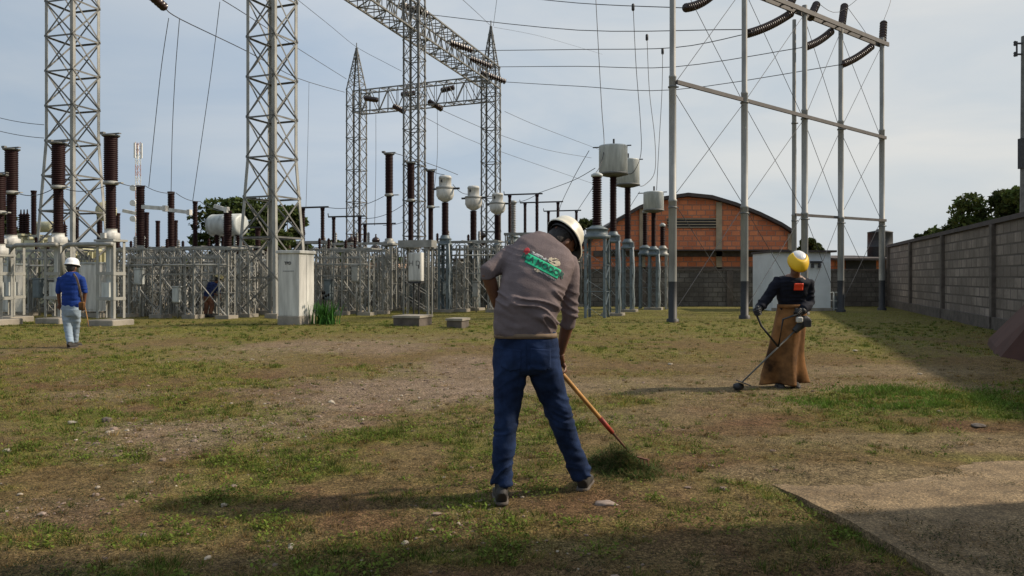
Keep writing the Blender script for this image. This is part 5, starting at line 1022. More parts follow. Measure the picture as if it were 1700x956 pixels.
def helmet(c, f, u, mt, parent, s=1.0, visor=None):
    """hard hat: dome, rolled rim, peak, crown ridge; c = centre of the rim plane"""
    r_ = f.cross(u); m = MB(); n = 32; prof = [(1.12, -.005), (1.13, .004), (1.04, .012), (1.0, .02), (.985, .045), (.93, .075), (.80, .103), (.60, .122), (.34, .133), (.08, .136)]; vs = []
    ins = [(.06, .130), (.33, .127), (.58, .116), (.78, .097), (.90, .072), (.955, .045), (.965, .018), (1.0, .004), (1.10, -.008)]
    def ringp(k_, z_): out = []; [out.append(c + r_ * (.114 * s * k_ * math.cos(t)) + f * ((.136 * s * k_ + (.045 * s * max(0, math.sin(t)) ** 2 if k_ > 1.09 else 0)) * math.sin(t)) + u * (z_ * s + (.003 * (abs(math.cos(t)) < .16) * (math.sin(t) ** 2) if .02 < z_ < .135 and k_ > .3 else 0) - (.010 * s * max(0, math.sin(t)) ** 2 if k_ > 1.09 else 0))) for t in (2 * math.pi * j / n for j in range(n))]; return out
    allp = prof + ins
    for k_, z_ in allp: vs += ringp(k_, z_)
    K = len(allp); fs = [(i * n + j, i * n + (j + 1) % n, (i + 1) * n + (j + 1) % n, (i + 1) * n + j) for i in range(K) for j in range(n)]; fs = [tuple(a_ % (K * n) for a_ in q) for q in fs if q[0] // n != len(prof) - 1]
    L0 = len(prof); fo = [q for q in fs if all(a_ < L0 * n for a_ in q)]; m.add(vs[:L0 * n], fo, 0, True); m.add([vs[(L0 - 1) * n + j] for j in range(n)], [tuple(range(n))], 0, True); m.add([vs[j] for j in range(n)] + [vs[(K - 1) * n + j] for j in range(n)], [(j, (j + 1) % n, n + (j + 1) % n, n + j) for j in range(n)], 0, True); h = m.build('hard_hat', mt, parent); m = MB(); iv_ = vs[L0 * n:]; m.add(iv_, [(i * n + j, i * n + (j + 1) % n, (i + 1) * n + (j + 1) % n, (i + 1) * n + j) for i in range(len(ins) - 1) for j in range(n)], 0, True); m.add(iv_[:n], [tuple(range(n))]); m.build('liner', M['black'], h)
    bm = bmesh.new(); bm.from_mesh(h.data); bmesh.ops.remove_doubles(bm, verts=bm.verts, dist=1e-5); bmesh.ops.recalc_face_normals(bm, faces=bm.faces); bm.to_mesh(h.data); bm.free()
    m = MB(); rows = []
    for k_, z_ in ((.93, -.006), (.95, .02), (.93, -.006)): rows += [c + r_ * (.108 * s * k_ * math.cos(t)) + f * (.128 * s * k_ * math.sin(t)) + u * (z_ * s - .012) for t in (2 * math.pi * j / 24 for j in range(24))]
    m.add(rows[:48], [(j, (j + 1) % 24, 24 + (j + 1) % 24, 24 + j) for j in range(24)], 0, True); sb = m.build('sweat_band', M['black'], h); so_ = sb.modifiers.new('t', 'SOLIDIFY'); so_.thickness = .004
    return h
def hand(m, wrist, grip, axis, s=1.0, flip=1, rad=.024):
    axis = axis.normalized(); e1 = wrist - grip; e1 = (e1 - axis * e1.dot(axis)).normalized(); e2 = axis.cross(e1) * flip
    def at(ph, r_, off): return grip + axis * off + (e1 * math.cos(ph) + e2 * math.sin(ph)) * r_
    kn = at(R(70), .036 * s, 0); pd = (kn - wrist).normalized(); loft(m, [(wrist - pd * .02, .028 * s, .021 * s, axis), (wrist + pd * .01, .030 * s, .022 * s, axis), (wrist.lerp(kn, .5), .040 * s, .018 * s, axis), (kn - pd * .006, .042 * s, .016 * s, axis), (kn + pd * .006, .036 * s, .011 * s, axis)], 14)
    for i, (ln, rr) in enumerate(((.92, .0092), (1.0, .0095), (.96, .0092), (.78, .0080))):
        off = (i - 1.5) * .0205 * s; m.tube([at(R(62 + ln * a_), (rad + rr) * s, off * (1 - .05 * k)) for k, a_ in enumerate((0, 38, 78, 122, 165, 205))], [rr * s, rr * s * 1.05, rr * s, rr * s * .95, rr * s * .85, rr * s * .6], 8)
    b_ = wrist.lerp(kn, .35) - axis * .032 * s
    m.tube([b_, b_.lerp(at(R(-10), (rad + .016) * s, -.040 * s), .6), at(R(-25), (rad + .012) * s, -.036 * s), at(R(-75), (rad + .011) * s, -.026 * s), at(R(-105), (rad + .010) * s, -.018 * s)], [.015 * s, .014 * s, .012 * s, .0105 * s, .007 * s], 8)
def shoe(heel, toe_dir, parent, mt='shoe', L=.29, s=1.0, collar=None):
    d = Vector(toe_dir); d.z = 0; d.normalize(); sd = d.cross(ZZ); h = Vector(heel); m = MB()
    pr = [(-.015, .028, .045, .045), (.0, .036, .055, .055), (.05, .040, .058, .058), (.10, .040, .048, .048), (.16, .046, .038, .038), (.22, .048, .030, .030), (.265, .036, .024, .026), (.29, .016, .016, .022)]
    loft(m, [(h + d * (x_ * s) + ZZ * (hh * s), a_ * s, hh * s * .98, sd) for x_, a_, hh, _ in pr], 16, 2.6); limb(m, [(h + d * .045 * s + ZZ * .06 * s, .040 * s, .046 * s), (h + d * .035 * s + ZZ * .13 * s, .040 * s, .044 * s)], side=sd)
    o = remesh('shoe', m, .008, 2, M[mt], parent); m = MB(); loft(m, [(h + d * x_ * s + ZZ * (.010 * s), a_ * s * 1.10, .010 * s, sd) for x_, a_, _, __ in pr], 16, 3); m.build('sole', M['concd'], o); return o

def decal(name, pts_fn, nu, nv, bvh, mt, parent, off=.003, mask=None):
    vs = []; ok = []
    for j in range(nv + 1):
        for i in range(nu + 1):
            x_, z_, dy = pts_fn(i / nu, j / nv); hit = bvh.ray_cast(Vector((x_, 3.0 if dy > 0 else 30.0, z_)), Vector((0, dy, 0))); p = hit[0]
            vs.append(tuple(p - Vector((0, dy, 0)) * off) if p else None)
    m = MB(); idx = {}
    for k, v in enumerate(vs):
        if v: idx[k] = len(m.v); m.v.append(v)
    for j in range(nv):
        for i in range(nu):
            q = [j * (nu + 1) + i, j * (nu + 1) + i + 1, (j + 1) * (nu + 1) + i + 1, (j + 1) * (nu + 1) + i]
            if all(k in idx for k in q) and (mask is None or mask((i + .5) / nu, (j + .5) / nv)): m.f.append(tuple(idx[k] for k in q)); m.m.append(0); m.sm.append(True)
    o = m.build(name, mt, parent); sd_ = o.modifiers.new('t', 'SOLIDIFY'); sd_.thickness = .0012; sd_.offset = 0; return o
def text_decal(s, size, mt, name, x0, z0, ang, bvh, parent, off=.0075):
    o = text(s, size, mt, name, (0, 0, 0), (0, 0, 0), parent, ext=0, bold=size * .035); bm = bmesh.new(); bm.from_mesh(o.data); bmesh.ops.triangulate(bm, faces=bm.faces); bmesh.ops.subdivide_edges(bm, edges=[e_ for e_ in bm.edges if e_.calc_length() > size * .3], cuts=1); bmesh.ops.triangulate(bm, faces=bm.faces)
    ca, sa = math.cos(ang), math.sin(ang)
    for v in bm.verts:
        x_, z_ = x0 + v.co.x * ca - v.co.y * sa, z0 + v.co.x * sa + v.co.y * ca; hit = bvh.ray_cast(Vector((x_, 3.0, z_)), Vector((0, 1, 0))); v.co = (hit[0] - Vector((0, off, 0))) if hit[0] else Vector((x_, 4.8, z_))
    bm.to_mesh(o.data); bm.free(); return o
def bv(o): return BVHTree.FromPolygons([v.co[:] for v in o.data.vertices], [p.vertices[:] for p in o.data.polygons])

# ---- raking man ----
person = thing('person', 'man in white hard hat, mauve shirt and blue jeans, raking with his back turned', 'person')
tip = P(1050, 757, 5.45); grR = P(926, 612, 5.09); pdir = (grR - tip).normalized(); Lp = (grR - tip).length
topP = tip + pdir * Lp * 1.62; grL = tip + pdir * Lp * 1.46
sdv = Vector((1, .08, .05))
T = [(P(871, 556, 4.775), .186, .122), (P(871, 545, 4.775), .192, .128), (P(873, 525, 4.775), .198, .136), (P(878, 499, 4.80), .197, .142), (P(886, 471, 4.85), .203, .146), (P(893, 448, 4.90), .212, .142), (P(897, 431, 4.94), .216, .132), (P(899, 418, 4.97), .195, .118), (P(901, 407, 5.0), .150, .096), (P(906, 399, 5.03), .085, .072)]
shl, ell, wrl = P(849, 424, 4.97), P(809, 452, 4.84), P(829, 517, 4.93)
shr, elr, wrr = P(944, 434, 4.99), P(946, 522, 4.97), P(929, 590, 5.05)
def armL(m, k, e0=0, e1=1):
    a_ = ell + (shl - ell) * 0
    return limb(m, [(shl.lerp(ell, -.15), .066 * k, None), (shl, .072 * k, None), (shl.lerp(ell, .5), .064 * k, None), (ell, .054 * k, None), (ell.lerp(wrl, .13), .050 * k, None)])
def armR(m, k):
    return limb(m, [(shr.lerp(elr, -.06) + Vector((-.01, 0, 0)), .062 * k, None), (shr.lerp(elr, .1), .071 * k, None), (shr.lerp(elr, .4), .066 * k, None), (shr.lerp(elr, .8), .057 * k, None), (elr, .053 * k, None), (elr.lerp(wrr, .30), .049 * k, None)])
m = MB(); loft(m, [(c, a, b, sdv) for c, a, b in T], 28, 2.35); armL(m, 1); armR(m, 1)
limb(m, [(P(868, 436, 4.95), .10, .08), (P(852, 428, 4.97), .085, .075), (P(838, 430, 4.95), .07, .066)]); limb(m, [(P(915, 434, 4.97), .10, .085), (P(932, 433, 4.98), .088, .08), (P(944, 440, 4.99), .07, .068)])
def shirt_w(p):
    d1 = (.90, 0, -.44); s_ = p[:, 0] * d1[0] + p[:, 2] * d1[2]; t_ = p[:, 0] * .44 + p[:, 2] * .90
    a_ = vn(s_ * 4.5, t_ * 26 + 2.0 * vn(s_ * 6, t_ * 5, s=4), p[:, 1] * 2, s=31); b_ = vn(s_ * 6 + 3, t_ * 44, s=32); z_ = p[:, 2]
    k = .28 + 1.3 * (1 - sstep(1.16, 1.36, z_)) * sstep(1.02, 1.09, z_); hem = sstep(1.10, 1.03, z_) * (vn(p[:, 0] * 26, p[:, 2] * 8, s=35) - .5) * .014
    arm = sstep(.27, .33, p[:, 0]) + sstep(-.06, -.11, p[:, 0]); ar = (vn(p[:, 0] * 8, p[:, 2] * 34, p[:, 1] * 8, s=36) - .5) * .007 * arm
    rid = (1 - np.abs(2 * a_ - 1)) ** 3
    k = k * (1 - .6 * arm); return (rid - .35) * .019 * k + (b_ - .5) * .004 * k + hem + ar
shirt = remesh('shirt', m, .0075, 3, M['shirt'], person, shirt_w)
m = MB(); loft(m, [(c, a * .85, b * .85, sdv) for c, a, b in T], 20); armL(m, .8); armR(m, .8)
limb(m, [(ell, .043, None), (ell.lerp(wrl, .3), .043, None), (ell.lerp(wrl, .7), .034, None), (wrl, .028, .022)]); limb(m, [(elr, .042, None), (elr.lerp(wrr, .3), .042, None), (elr.lerp(wrr, .7), .033, None), (wrr, .028, .023)])
hf = Vector((.52, .34, -.78)).normalized(); hu = Vector((.66, .60, .46)); hu = (hu - hf * hu.dot(hf)).normalized()
hc = P(931, 402, 5.07)
limb(m, [(P(903, 412, 5.0), .075, .07), (P(914, 404, 5.03), .060, .062), (P(924, 402, 5.06), .058, .06)]); head(m, hc, hf, hu)
LL = [(P(850, 578, 4.78), .118, .125), (P(847, 610, 4.775), .108, .115), (P(845, 650, 4.76), .092, .098), (P(841, 690, 4.745), .076, .080), (P(839, 712, 4.735), .070, .076), (P(836, 750, 4.715), .066, .074), (P(834, 785, 4.70), .063, .070), (P(833, 803, 4.695), .066, .074)]
RL = [(P(896, 578, 4.79), .118, .125), (P(903, 610, 4.80), .108, .115), (P(916, 650, 4.835), .090, .096), (P(929, 690, 4.87), .077, .082), (P(936, 712, 4.89), .071, .077), (P(949, 750, 4.93), .065, .072), (P(960, 775, 4.96), .064, .070), (P(966, 788, 4.975), .068, .074)]
for L_ in (LL, RL): loft(m, [(c, a * .82, b * .82, (1, 0, 0)) for c, a, b in L_], 16)
ex = MB(); hand(ex, wrl, grL, pdir, flip=-1); hand(ex, wrr, grR, pdir, flip=1)
body = remesh('body', m, .010, 3, M['skin'], person, None, ex)
hair(hc, hf, hu, person); helmet(hc + hu * .050 - hf * .008, hf, hu, M['helmet'], person, .93)
m = MB(); hip = [(P(871.5, 549, 4.778), .176, .115), (P(872, 554, 4.778), .184, .122), (P(873, 568, 4.78), .196, .134), (P(874, 590, 4.78), .200, .142), (P(874, 607, 4.785), .196, .135), (P(874, 618, 4.79), .165, .10)]
loft(m, [(c, a, b, (1, 0, 0)) for c, a, b in hip], 28, 2.5)
for c_ in (P(852, 592, 4.72), P(895, 592, 4.725)): ball(m, c_, (Vector((.078, 0, 0)), Vector((0, .085, 0)), Vector((0, 0, .09))))
for L_ in (LL, RL): loft(m, [(c, a, b, (1, 0, 0)) for c, a, b in L_], 22, 2.2)
def jean_w(p):
    z_ = p[:, 2]; fold = vn(p[:, 0] * 7 + 1.5 * z_, z_ * 27 + 5 * vn(p[:, 0] * 6, z_ * 6, s=3) + p[:, 0] * 9 * np.sign(p[:, 0] - .09), p[:, 1] * 4, s=41); k = sstep(.36, .10, z_) * 1.15 + .55 * np.exp(-((z_ - .50) / .10) ** 2) + .22 + .5 * np.exp(-((z_ - .76) / .06) ** 2)
    diag = vn(p[:, 0] * 14 + z_ * 12, z_ * 16 - p[:, 0] * 10, s=43); return ((1 - np.abs(2 * fold - 1)) ** 1.6 - .45) * .017 * k + (diag - .5) * .010
jeans = remesh('jeans', m, .0078, 2, M['jean'], person, jean_w)
bj = bv(jeans); Xp = lambda px, Y=4.7: (px - CX) / F * Y; Zp = lambda py, Y=4.7: CZ - (py - HY) / F * Y
for x0, lb in ((848, 'l'), (897, 'r')):
    def fn(u_, v_, x0=x0): return (Xp(x0 - 17 + 34 * u_), Zp(578 + 38 * v_ + 3 * (u_ - .5)), 1)
    decal('back_pocket', fn, 14, 16, bj, M['jean'], jeans, .0035, lambda u_, v_: v_ < .82 + .36 * (.5 - abs(u_ - .5)))
decal('centre_seam', lambda u_, v_: (Xp(873 - .8 + 1.6 * u_), Zp(560 + 52 * v_), 1), 1, 20, bj, M['jean'], jeans, .003)
0 and decal('side_stitch', lambda u_, v_: (Xp(823 + 98 * u_), Zp(566 + 1.2 * v_ + 8 * (1 - (2 * u_ - 1) ** 2)), 1), 40, 1, bj, M['ink'], jeans, .002)
m = MB(); loft(m, [(P(872.5, 552, 4.778) + Vector((0, 0, 0)), .1925, .130, (1, 0, -.04)), (P(872.5, 560, 4.778), .1945, .133, (1, 0, -.04))], 30, 2.5); b_ = m.build('belt', M['belt'], person)
m = MB(); m.box(P(873, 552, 4.62) - Vector((0, 0, 0)), (.012, .05, .05)); 
for k in (0,): pass
shoe(Vector((P(833, 835, 4.66).x, 4.63, 0)), (-.06, 1, 0), person); shoe(Vector((P(967, 810, 4.99).x - .005, 4.935, 0)), (.22, 1, 0), person)
bs = bv(shirt); ca_, sa_ = math.cos(R(-27.5)), math.sin(R(-27.5)); cx_, cz_ = Xp(900.5, 4.80), Zp(441.5, 4.80)
def rect(w_, h_, ox, oz): return lambda u_, v_: (cx_ + (ox + (u_ - .5) * w_) * ca_ - (oz + (.5 - v_) * h_) * sa_, cz_ + (ox + (u_ - .5) * w_) * sa_ + (oz + (.5 - v_) * h_) * ca_, 1)
decal('green_print', rect(.228, .060, 0, 0), 46, 12, bs, M['green'], shirt, .0025, lambda u_, v_: not (u_ < .03 and v_ > .6))
text_decal('ICA MODOR', .050, M['greend'], 'print_lettering', cx_ + .002, cz_ + .001, R(-27.5), bs, shirt)
decal('red_print', rect(.032, .046, -.128, .036), 8, 10, bs, M['red'], shirt, .0025, lambda u_, v_: abs(u_ - .5) + .7 * abs(v_ - .5) < .62)
decal('beige_emblem', rect(.080, .050, .052, .055), 18, 12, bs, M['beige'], shirt, .0025, lambda u_, v_: ((u_ - .5) / .5) ** 2 + ((v_ - .5) / .5) ** 2 < 1 and vn(np.array([u_ * 9.]), np.array([v_ * 7.]), s=3)[0] > .22)
decal('grey_print', rect(.115, .020, -.038, .043), 34, 3, bs, M['lgrey'], shirt, .0035, lambda u_, v_: vn(np.array([u_ * 24.]), np.array([v_ * 2.]), s=5)[0] > .42)
decal('small_print', rect(.110, .013, .052, -.042), 34, 3, bs, M['ink'], shirt, .0025, lambda u_, v_: vn(np.array([u_ * 26.]), np.array([v_ * 2.]), s=9)[0] > .4)
decal('beige_emblem', rect(.040, .018, -.018, -.042), 12, 6, bs, M['beige'], shirt, .0025, lambda u_, v_: ((u_ - .5) / .5) ** 2 + ((v_ - .5) / .5) ** 2 < 1 and vn(np.array([u_ * 9.]), np.array([v_ * 4.]), s=13)[0] > .3)
# rake
t = thing('rake', 'long wooden handled rake with red painted end held by the man in the mauve shirt', 'rake', tuple(tip)); o_ = tip
m = MB(); ks = tip + pdir * .36; m.tube([ks - o_, ks.lerp(topP, .5) - o_, topP - o_], [.0145, .0155, .014], 10); m.build('handle', M['wood'], t)
m = MB(); m.tube([tip + pdir * .26 - o_, tip + pdir * .42 - o_], [.0150, .0175], 10); m.build('painted_ferrule', M['redp'], t)
m = MB(); m.tube([tip - o_, tip + pdir * .28 - o_], [.006, .010], 8); ax_ = Vector((.6, -.75, 0)).normalized(); m.bar(-ax_ * .15, ax_ * .15, .018, .010)
for k in range(9): q = ax_ * (-.135 + k * .034); m.bar(q, q + Vector((.012, .015, -.05)), .005)
m.build('rake_head', M['rust'], t)
# pile of cuttings
rg = np.random.default_rng(77); N = 16000; u_ = rg.normal(0, .52, N); v_ = rg.normal(0, .42, N); u_ = np.clip(u_, -1.5, 1.5); u_ = np.where(np.abs(u_) > 1.4, rg.uniform(-1, 1, N), u_); A0 = Vector((*gp(984, 768), 0)); B0 = Vector((*gp(1082, 797), 0))
hh = ((1 - np.abs(u_) ** 4) * np.exp(-(v_ / .42) ** 2) * .105 * (.15 + 1.3 * vn(u_ * 3.2 + 2, v_ * 2.5, s=5)) * (1.15 - .35 * u_)); ax2 = (B0 - A0); pr = Vector((-ax2.y, ax2.x, 0)).normalized()
cx = A0.x + ax2.x * (u_ + 1) / 2 + pr.x * v_ * .30; cy = A0.y + ax2.y * (u_ + 1) / 2 + pr.y * v_ * .30; hh = np.maximum(hh, .006); cz = hh * rg.uniform(.0, 1.15, N); th = rg.uniform(0, 6.28, N); L = rg.uniform(.015, .06, N); el = rg.uniform(-.3, .8, N); wd = rg.uniform(.0012, .0035, N)
q = np.zeros((N, 3, 3)); q[:, 0] = np.stack([cx - np.sin(th) * wd, cy + np.cos(th) * wd, cz], 1); q[:, 1] = np.stack([cx + np.sin(th) * wd, cy - np.cos(th) * wd, cz], 1); q[:, 2] = np.stack([cx + np.cos(th) * L, cy + np.sin(th) * L, cz + el * L], 1)
c = np.where(rg.random((N, 1)) < .68, np.array([.060, .100, .024]) * rg.uniform(.4, 1.6, (N, 1)), np.array([.20, .15, .065]) * rg.uniform(.4, 1.3, (N, 1)))
o = npmesh('cuttings_pile', q.reshape(-1, 3), 3, grassm, c); tag(o, 'heap of dark green grass cuttings at the end of the rake', 'grass heap')

# ---- worker with brush cutter ----
Y = 9.64; pw = thing('person', 'worker in dark jacket and long brown apron with a brush cutter, yellow visor down', 'person'); Q = lambda px, py, dy=0: P(px, py, Y + dy)
hf = Vector((-.15, -.80, -.58)).normalized(); hu = Vector((0.03, -.55, .83)); hu = (hu - hf * hu.dot(hf)).normalized(); hc = Q(1323, 439, -.15)
m = MB(); X1 = (-1, 0, 0)
loft(m, [(Q(1314, 520, 0), .165, .12, X1), (Q(1315, 505, 0), .165, .12, X1), (Q(1315, 490, -.01), .18, .13, X1), (Q(1316, 475, -.04), .195, .135, X1), (Q(1317, 464, -.07), .20, .12, X1), (Q(1318, 461, -.08), .13, .09, X1), (Q(1318, 459, -.08), .075, .068, X1)], 24, 2.4)
jl = [Q(1292, 468, -.05), Q(1273, 495, -.08), Q(1259, 514, -.24)]; jr = [Q(1341, 470, -.05), Q(1344, 502, -.02), Q(1330, 517, -.22)]
for s_, e_, w_ in (jl, jr): limb(m, [(s_.lerp(e_, -.15), .065, None), (s_, .072, None), (e_, .062, None), (e_.lerp(w_, .4), .066, None), (e_.lerp(w_, .85), .055, None)])
jw = lambda p: ((1 - np.abs(2 * vn(p[:, 0] * 9, p[:, 2] * 22, p[:, 1] * 6, s=51) - 1)) - .5) * .016
jacket = remesh('jacket', m, .012, 2, M['navy'], pw, jw)
g1, g2 = Q(1257, 518, -.27), Q(1326, 519, -.26)
m = MB(); loft(m, [(Q(1314, 530, 0), .14, .1, X1), (Q(1315, 490, 0), .15, .11, X1), (Q(1317, 464, -.07), .16, .09, X1), (Q(1318, 457, -.09), .09, .07, X1)], 16); limb(m, [(Q(1319, 460, -.09), .06, None), (Q(1321, 450, -.14), .055, None)]); head(m, hc, hf, hu)
for s_, e_, w_ in (jl, jr): limb(m, [(s_, .05, None), (e_, .045, None), (w_, .032, None)])
for x_ in (1296, 1319): limb(m, [(Q(x_ + 6, 530), .09, None), (Q(x_, 585), .06, None), (Q(x_, 630), .045, None)])
remesh('body', m, .012, 3, M['skin'], pw)
eyes(hc, hf, hu, pw)
for g_, w_, ax_ in ((g1, jl[2], Vector((.35, .1, -.9))), (g2, jr[2], Vector((.7, .3, .6)))):
    m = MB(); hand(m, w_, g_, ax_, 1.15, 1); limb(m, [(w_.lerp(g_, -.9), .046, None), (w_, .040, None)], 12); m.build('work_glove', M['black'], pw)
hl = helmet(hc + hu * .045, hf, hu, M['helmetw'], pw, .90)  # white dome paints the glare on top of a yellow hat
m = MB(); r_ = hf.cross(hu); n = 20; vs = []
for k_, z_, o_ in ((.70, .104, .0), (.88, .084, .0), (1.04, .06, .0), (1.14, .025, .0), (1.14, .0, .004), (1.10, -.022, .004)):
    for j in range(n + 1): t = math.pi * (-.05 + 1.1 * j / n); vs.append(hc + hu * (.045 + z_) + r_ * (.104 * k_ * math.cos(t)) + hf * (.168 * k_ * math.sin(t) + o_ * 2))
m.add(vs, [(i * (n + 1) + j, i * (n + 1) + j + 1, (i + 1) * (n + 1) + j + 1, (i + 1) * (n + 1) + j) for i in range(5) for j in range(n)], 0, True); vz = m.build('visor', M['yellow'], pw); vz.modifiers.new('t', 'SOLIDIFY').thickness = .005
# trousers, shoes
m = MB(); loft(m, [(Q(1314, 512), .155, .12, X1), (Q(1313, 530), .17, .13, X1), (Q(1312, 545), .15, .11, X1)], 20)
for x_ in (1297, 1318): limb(m, [(Q(x_ + 6, 530), .10, None), (Q(x_, 585), .08, None), (Q(x_ - 1, 632), .065, None)])
remesh('trousers', m, .014, 2, M['navy'], pw)
for x_ in (1293, 1319): shoe(Vector((Q(x_, 640).x, Y + .05, 0)), (-.15, -1, 0), pw, 'shoe')
# apron : wraps the front and flares to the hem
m = MB(); n = 30; vs = []; rows_ = ((507, 1315, .172, .135), (518, 1314, .180, .145), (535, 1311, .190, .155), (560, 1306, .205, .175), (590, 1300, .216, .19), (615, 1298, .248, .215), (636, 1296, .272, .240))
for k, (py, px, a_, b_) in enumerate(rows_):
    c_ = Q(px, py, .0)
    for j in range(n + 1):
        t = math.pi * (-.14 + 1.28 * j / n); fl = 1 + (.04 + .045 * k) * math.sin(t * 5 + .8) * (k / 6) + .022 * math.sin(t * 11 + k * .9) + .05 * (vn(np.array([t * 2.5]), np.array([k * 1.3]), s=8)[0] - .5); vs.append(c_ + Vector((a_ * fl * math.cos(t), -b_ * fl * math.sin(t), .01 * math.sin(t * 4) * (k == 6))))
m.add(vs, [(i * (n + 1) + j, i * (n + 1) + j + 1, (i + 1) * (n + 1) + j + 1, (i + 1) * (n + 1) + j) for i in range(6) for j in range(n)], 0, True); ap = m.build('apron', M['leather'], pw)
md = ap.modifiers.new('t', 'SOLIDIFY'); md.thickness = .006; ss = ap.modifiers.new('s', 'SUBSURF'); ss.levels = ss.render_levels = 1
m = MB(); loft(m, [(Q(1315, 511, -.005), .180, .145, X1), (Q(1315, 505, -.005), .178, .143, X1)], 28); m.build('apron_strap', M['leather'], pw)
bjk = bv(jacket)
decal('orange_patch', lambda u_, v_: (Q(1318 + 14 * u_, 470).x, Q(0, 469.5 + 12 * v_).z, -99), 1, 1, bjk, M['orange'], jacket) if False else None
vs = MB(); n_u, n_v = 8, 6; grid = {}
for j in range(n_v + 1):
    for i in range(n_u + 1):
        x_, z_ = Q(1309 + 15 * i / n_u, 0).x, Q(0, 470 + 11.5 * j / n_v).z; h_ = bjk.ray_cast(Vector((x_, 5, z_)), Vector((0, 1, 0))); grid[i, j] = len(vs.v) if h_[0] else None
        if h_[0]: vs.v.append(tuple(h_[0] + Vector((0, -.012, 0))))
for j in range(n_v):
    for i in range(n_u):
        q = [grid[i, j], grid[i + 1, j], grid[i + 1, j + 1], grid[i, j + 1]]
        if None not in q: vs.f.append(tuple(q)); vs.m.append(0); vs.sm.append(True)
oo = vs.build('chest_patch', M['orange'], jacket); oo.modifiers.new('t', 'SOLIDIFY').thickness = .004
# brush cutter
cut = Vector((P(1226, 640, 9.3).x, 9.3, .05)); eng = P(1336, 533, 9.42); dsh = (eng - cut).normalized(); t = thing('brush_cutter', 'brush cutter with a long thin shaft held across the front of the brown apron', 'brush cutter', tuple(cut)); o_ = cut
m = MB(); m.tube([Vector((.04, 0, .05)), eng - o_ - dsh * .15], .011, 8); m.build('shaft', M['steel_d'], t)
m = MB(); m.lathe([(.02, .045), (.06, .03), (.065, -.01), (.045, -.035), (.01, -.04)], (0, 0, 0), n=14); m.build('cutting_head', M['black'], t)
m = MB(); m.box(Vector((.06, -.0, .045)), (.13, .20, .012), Matrix.Rotation(R(20), 3, 'Y')); m.build('guard', M['dark'], t)
hb = cut + (eng - cut) * .60; m = MB(); m.tube([g1 - o_ + Vector((0, 0, .05)), g1 - o_ - Vector((0, 0, .05)), Q(1264, 541, -.3) - o_, hb - o_], .013, 8); m.tube([hb - o_, Q(1300, 530, -.32) - o_, g2 - o_ - Vector((.02, 0, .02)), g2 - o_ + Vector((.03, .02, .05))], .013, 8); m.build('handlebar', M['black'], t)
m = MB(); m.box(eng - o_, (.11, .13, .13), bev=.03); m.box(eng - o_ + Vector((.0, -.09, -.02)), (.09, .03, .09), bev=.01); m.cyl(eng - o_ - dsh * .18, eng - o_, .035, .06, 12); e_ = m.build('engine', M['dark'], t)
m = MB(); m.box(eng - o_ + Vector((-.09, -.07, .02)), (.07, .07, .07), bev=.012); m.build('fuel_tank', M['white'], e_)

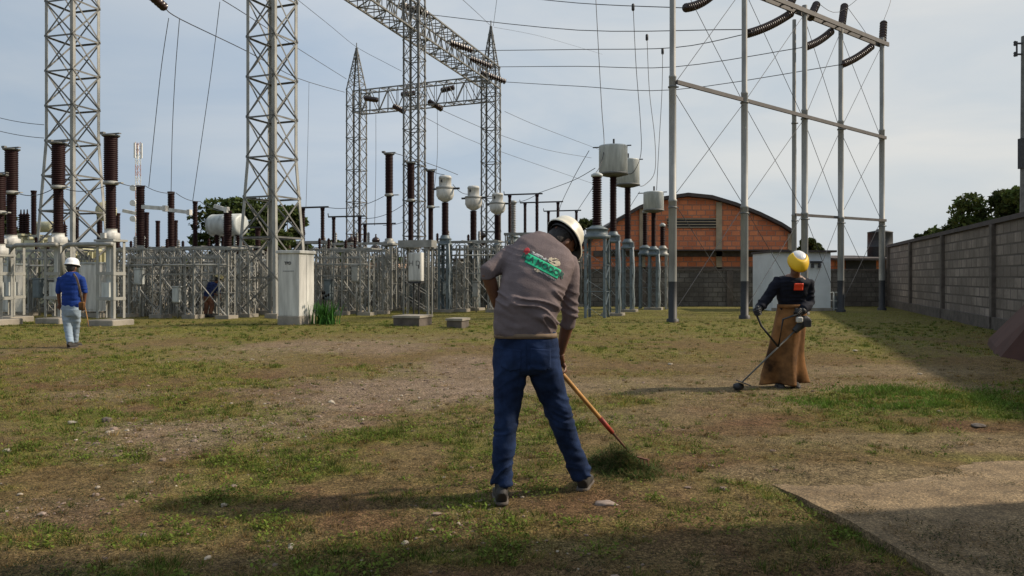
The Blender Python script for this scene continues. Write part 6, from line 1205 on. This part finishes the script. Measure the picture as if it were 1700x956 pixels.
# ---- small distant workers ----
def walker(label, px, pyf, hat, pose, mats, fb=1):
    """pose: dict of px,py joints at depth Y"""
    Y = pose['Y']; Q = lambda a, d=0: P(a[0], a[1], Y + d); t = thing('person', label, 'person'); J = pose; S = J.get('s', 1.0)
    sh, wa, hp = Q(J['neck']), Q(J['waist']), Q(J['hip']); sd = (1, 0, 0); fw = Vector((J.get('fx', 0), fb, 0)).normalized()
    lean = J.get('lean', 0); sh = sh + fw * lean; m = MB()
    loft(m, [(wa - ZZ * .06, .165 * S, .115 * S, sd), (wa, .17 * S, .12 * S, sd), (wa.lerp(sh, .35), .175 * S, .125 * S, sd), (wa.lerp(sh, .68), .20 * S, .13 * S, sd), (wa.lerp(sh, .86), .205 * S, .12 * S, sd), (wa.lerp(sh, .96), .13 * S, .085 * S, sd), (sh + ZZ * .01, .07 * S, .065 * S, sd)], 20, 2.4)
    arms = []
    for k in 'lr':
        s_, e_, w_ = Q(J['s' + k]) + fw * lean, Q(J['e' + k], J.get('de' + k, 0)), Q(J['w' + k], J.get('dw' + k, 0)); arms.append((s_, e_, w_)); limb(m, [(s_.lerp(e_, -.15), .058, None), (s_, .066, None), (e_, .052, None), (e_.lerp(w_, J.get('slv', .3)), .048, None)])
    remesh('shirt', m, .014, 2, M[mats[0]], t, lambda p: ((1 - np.abs(2 * vn(p[:, 0] * 9, p[:, 2] * 20, p[:, 1] * 6, s=61) - 1)) - .5) * .018)
    m = MB(); loft(m, [(wa - ZZ * .1, .14 * S, .1 * S, sd), (wa.lerp(sh, .5), .15 * S, .1 * S, sd), (wa.lerp(sh, .9), .11 * S, .08 * S, sd)], 14)
    hc = Q(J['head']) + fw * (lean + .03); hf = Vector((J.get('fx', 0), fb * math.cos(J.get('nod', .2)), -math.sin(J.get('nod', .2)))).normalized(); hu = (ZZ - hf * ZZ.dot(hf)).normalized()
    limb(m, [(sh - ZZ * .04, .058, None), (hc - hu * .07 - hf * .02, .052, None)]); head(m, hc, hf, hu)
    for s_, e_, w_ in arms: limb(m, [(s_, .045, None), (e_, .040, None), (w_, .028, None)])
    legs = [(Q(J['h' + k]), Q(J['k' + k], J.get('dk' + k, 0)), Q(J['a' + k], J.get('da' + k, 0))) for k in 'lr']
    for a_, b_, c_ in legs: limb(m, [(a_, .07, None), (b_, .05, None), (c_, .035, None)])
    ex = MB(); [hand(ex, w_, w_ + (w_ - e_).normalized() * .07 + fw * .01, J.get('ax', Vector((.1, 1, -.2))), 1.0, 1) for s_, e_, w_ in arms]; remesh('body', m, .013, 2, M['skin'], t, None, ex)
    m = MB(); loft(m, [(wa - ZZ * .0, .165 * S, .118 * S, sd), (hp, .175 * S, .13 * S, sd), (hp - ZZ * .12, .15 * S, .1 * S, sd)], 20, 2.4)
    for a_, b_, c_ in legs: limb(m, [(a_ + ZZ * .05, .098, None), (a_, .095, None), (b_, .070, None), (b_.lerp(c_, .5), .064, None), (c_, .060, None)])
    remesh('trousers', m, .014, 2, M[mats[1]], t, lambda p: ((1 - np.abs(2 * vn(p[:, 0] * 8, p[:, 2] * 24, p[:, 1] * 6, s=66) - 1)) - .5) * .014)
    for a_, b_, c_ in legs: shoe(Vector((c_.x, c_.y - fb * .06, max(0, c_.z - .10))), fw, t)
    hair(hc, hf, hu, t); helmet(hc + hu * .05, hf, hu, M[hat], t, 1.05); return t, arms
t, arms = walker('worker in blue shirt, pale jeans and white hard hat walking away at far left', 118, 577, 'helmetw', dict(Y=15.0, neck=(119, 452), waist=(119, 505), hip=(118, 514), head=(118, 444), nod=.15,
    sl=(101, 463), el=(97, 486), wl=(99, 505), dwl=.06, sr=(135, 463), er=(141, 484), wr=(139, 507), dwr=.08, slv=.05, hl=(111, 518), kl=(113, 546), al=(117, 570), dal=-.12, hr=(125, 518), kr=(126, 543), ar=(124, 567), dar=.22, dkr=.15, ax=Vector((.2, .3, -1))), ('blue', 'jeanl'))
m = MB(); a_ = P(139, 500, 15.1); m.tube([a_ + Vector((-.02, 0, .12)), a_, P(145, 528, 15.15), P(147, 541, 15.2)], .008, 6); tag(m.build('tool_stick', M['wood']), 'thin wooden stick hanging from the hand of the blue shirted worker', 'stick')
m = MB(); pts = [P(121, 453, 14.96), P(127, 461, 14.82), P(131, 475, 14.82), P(135, 492, 14.85), P(137, 502, 14.95)]
for i in range(4): m.bar(pts[i], pts[i + 1], .035, .01, up=(0, -1, 0))
m.build('shoulder_strap', M['belt'], t)
m = MB(); m.box(P(136, 508, 14.86), (.12, .06, .16), bev=.02); m.build('pouch', M['leather'], t)
t, arms = walker('bent worker in blue shirt and yellowish helmet half hidden among the racks', 350, 523, 'tanhat', dict(Y=26.2, s=.95, neck=(354, 469), waist=(346, 490), hip=(346, 494), head=(358, 464), nod=.7, lean=.05, fx=.9,
    sl=(347, 472), el=(350, 484), wl=(361, 490), sr=(360, 474), er=(364, 485), wr=(366, 494), hl=(343, 496), kl=(343, 509), al=(341, 522), hr=(350, 496), kr=(352, 509), ar=(349, 522)), ('navyb', 'rust'))
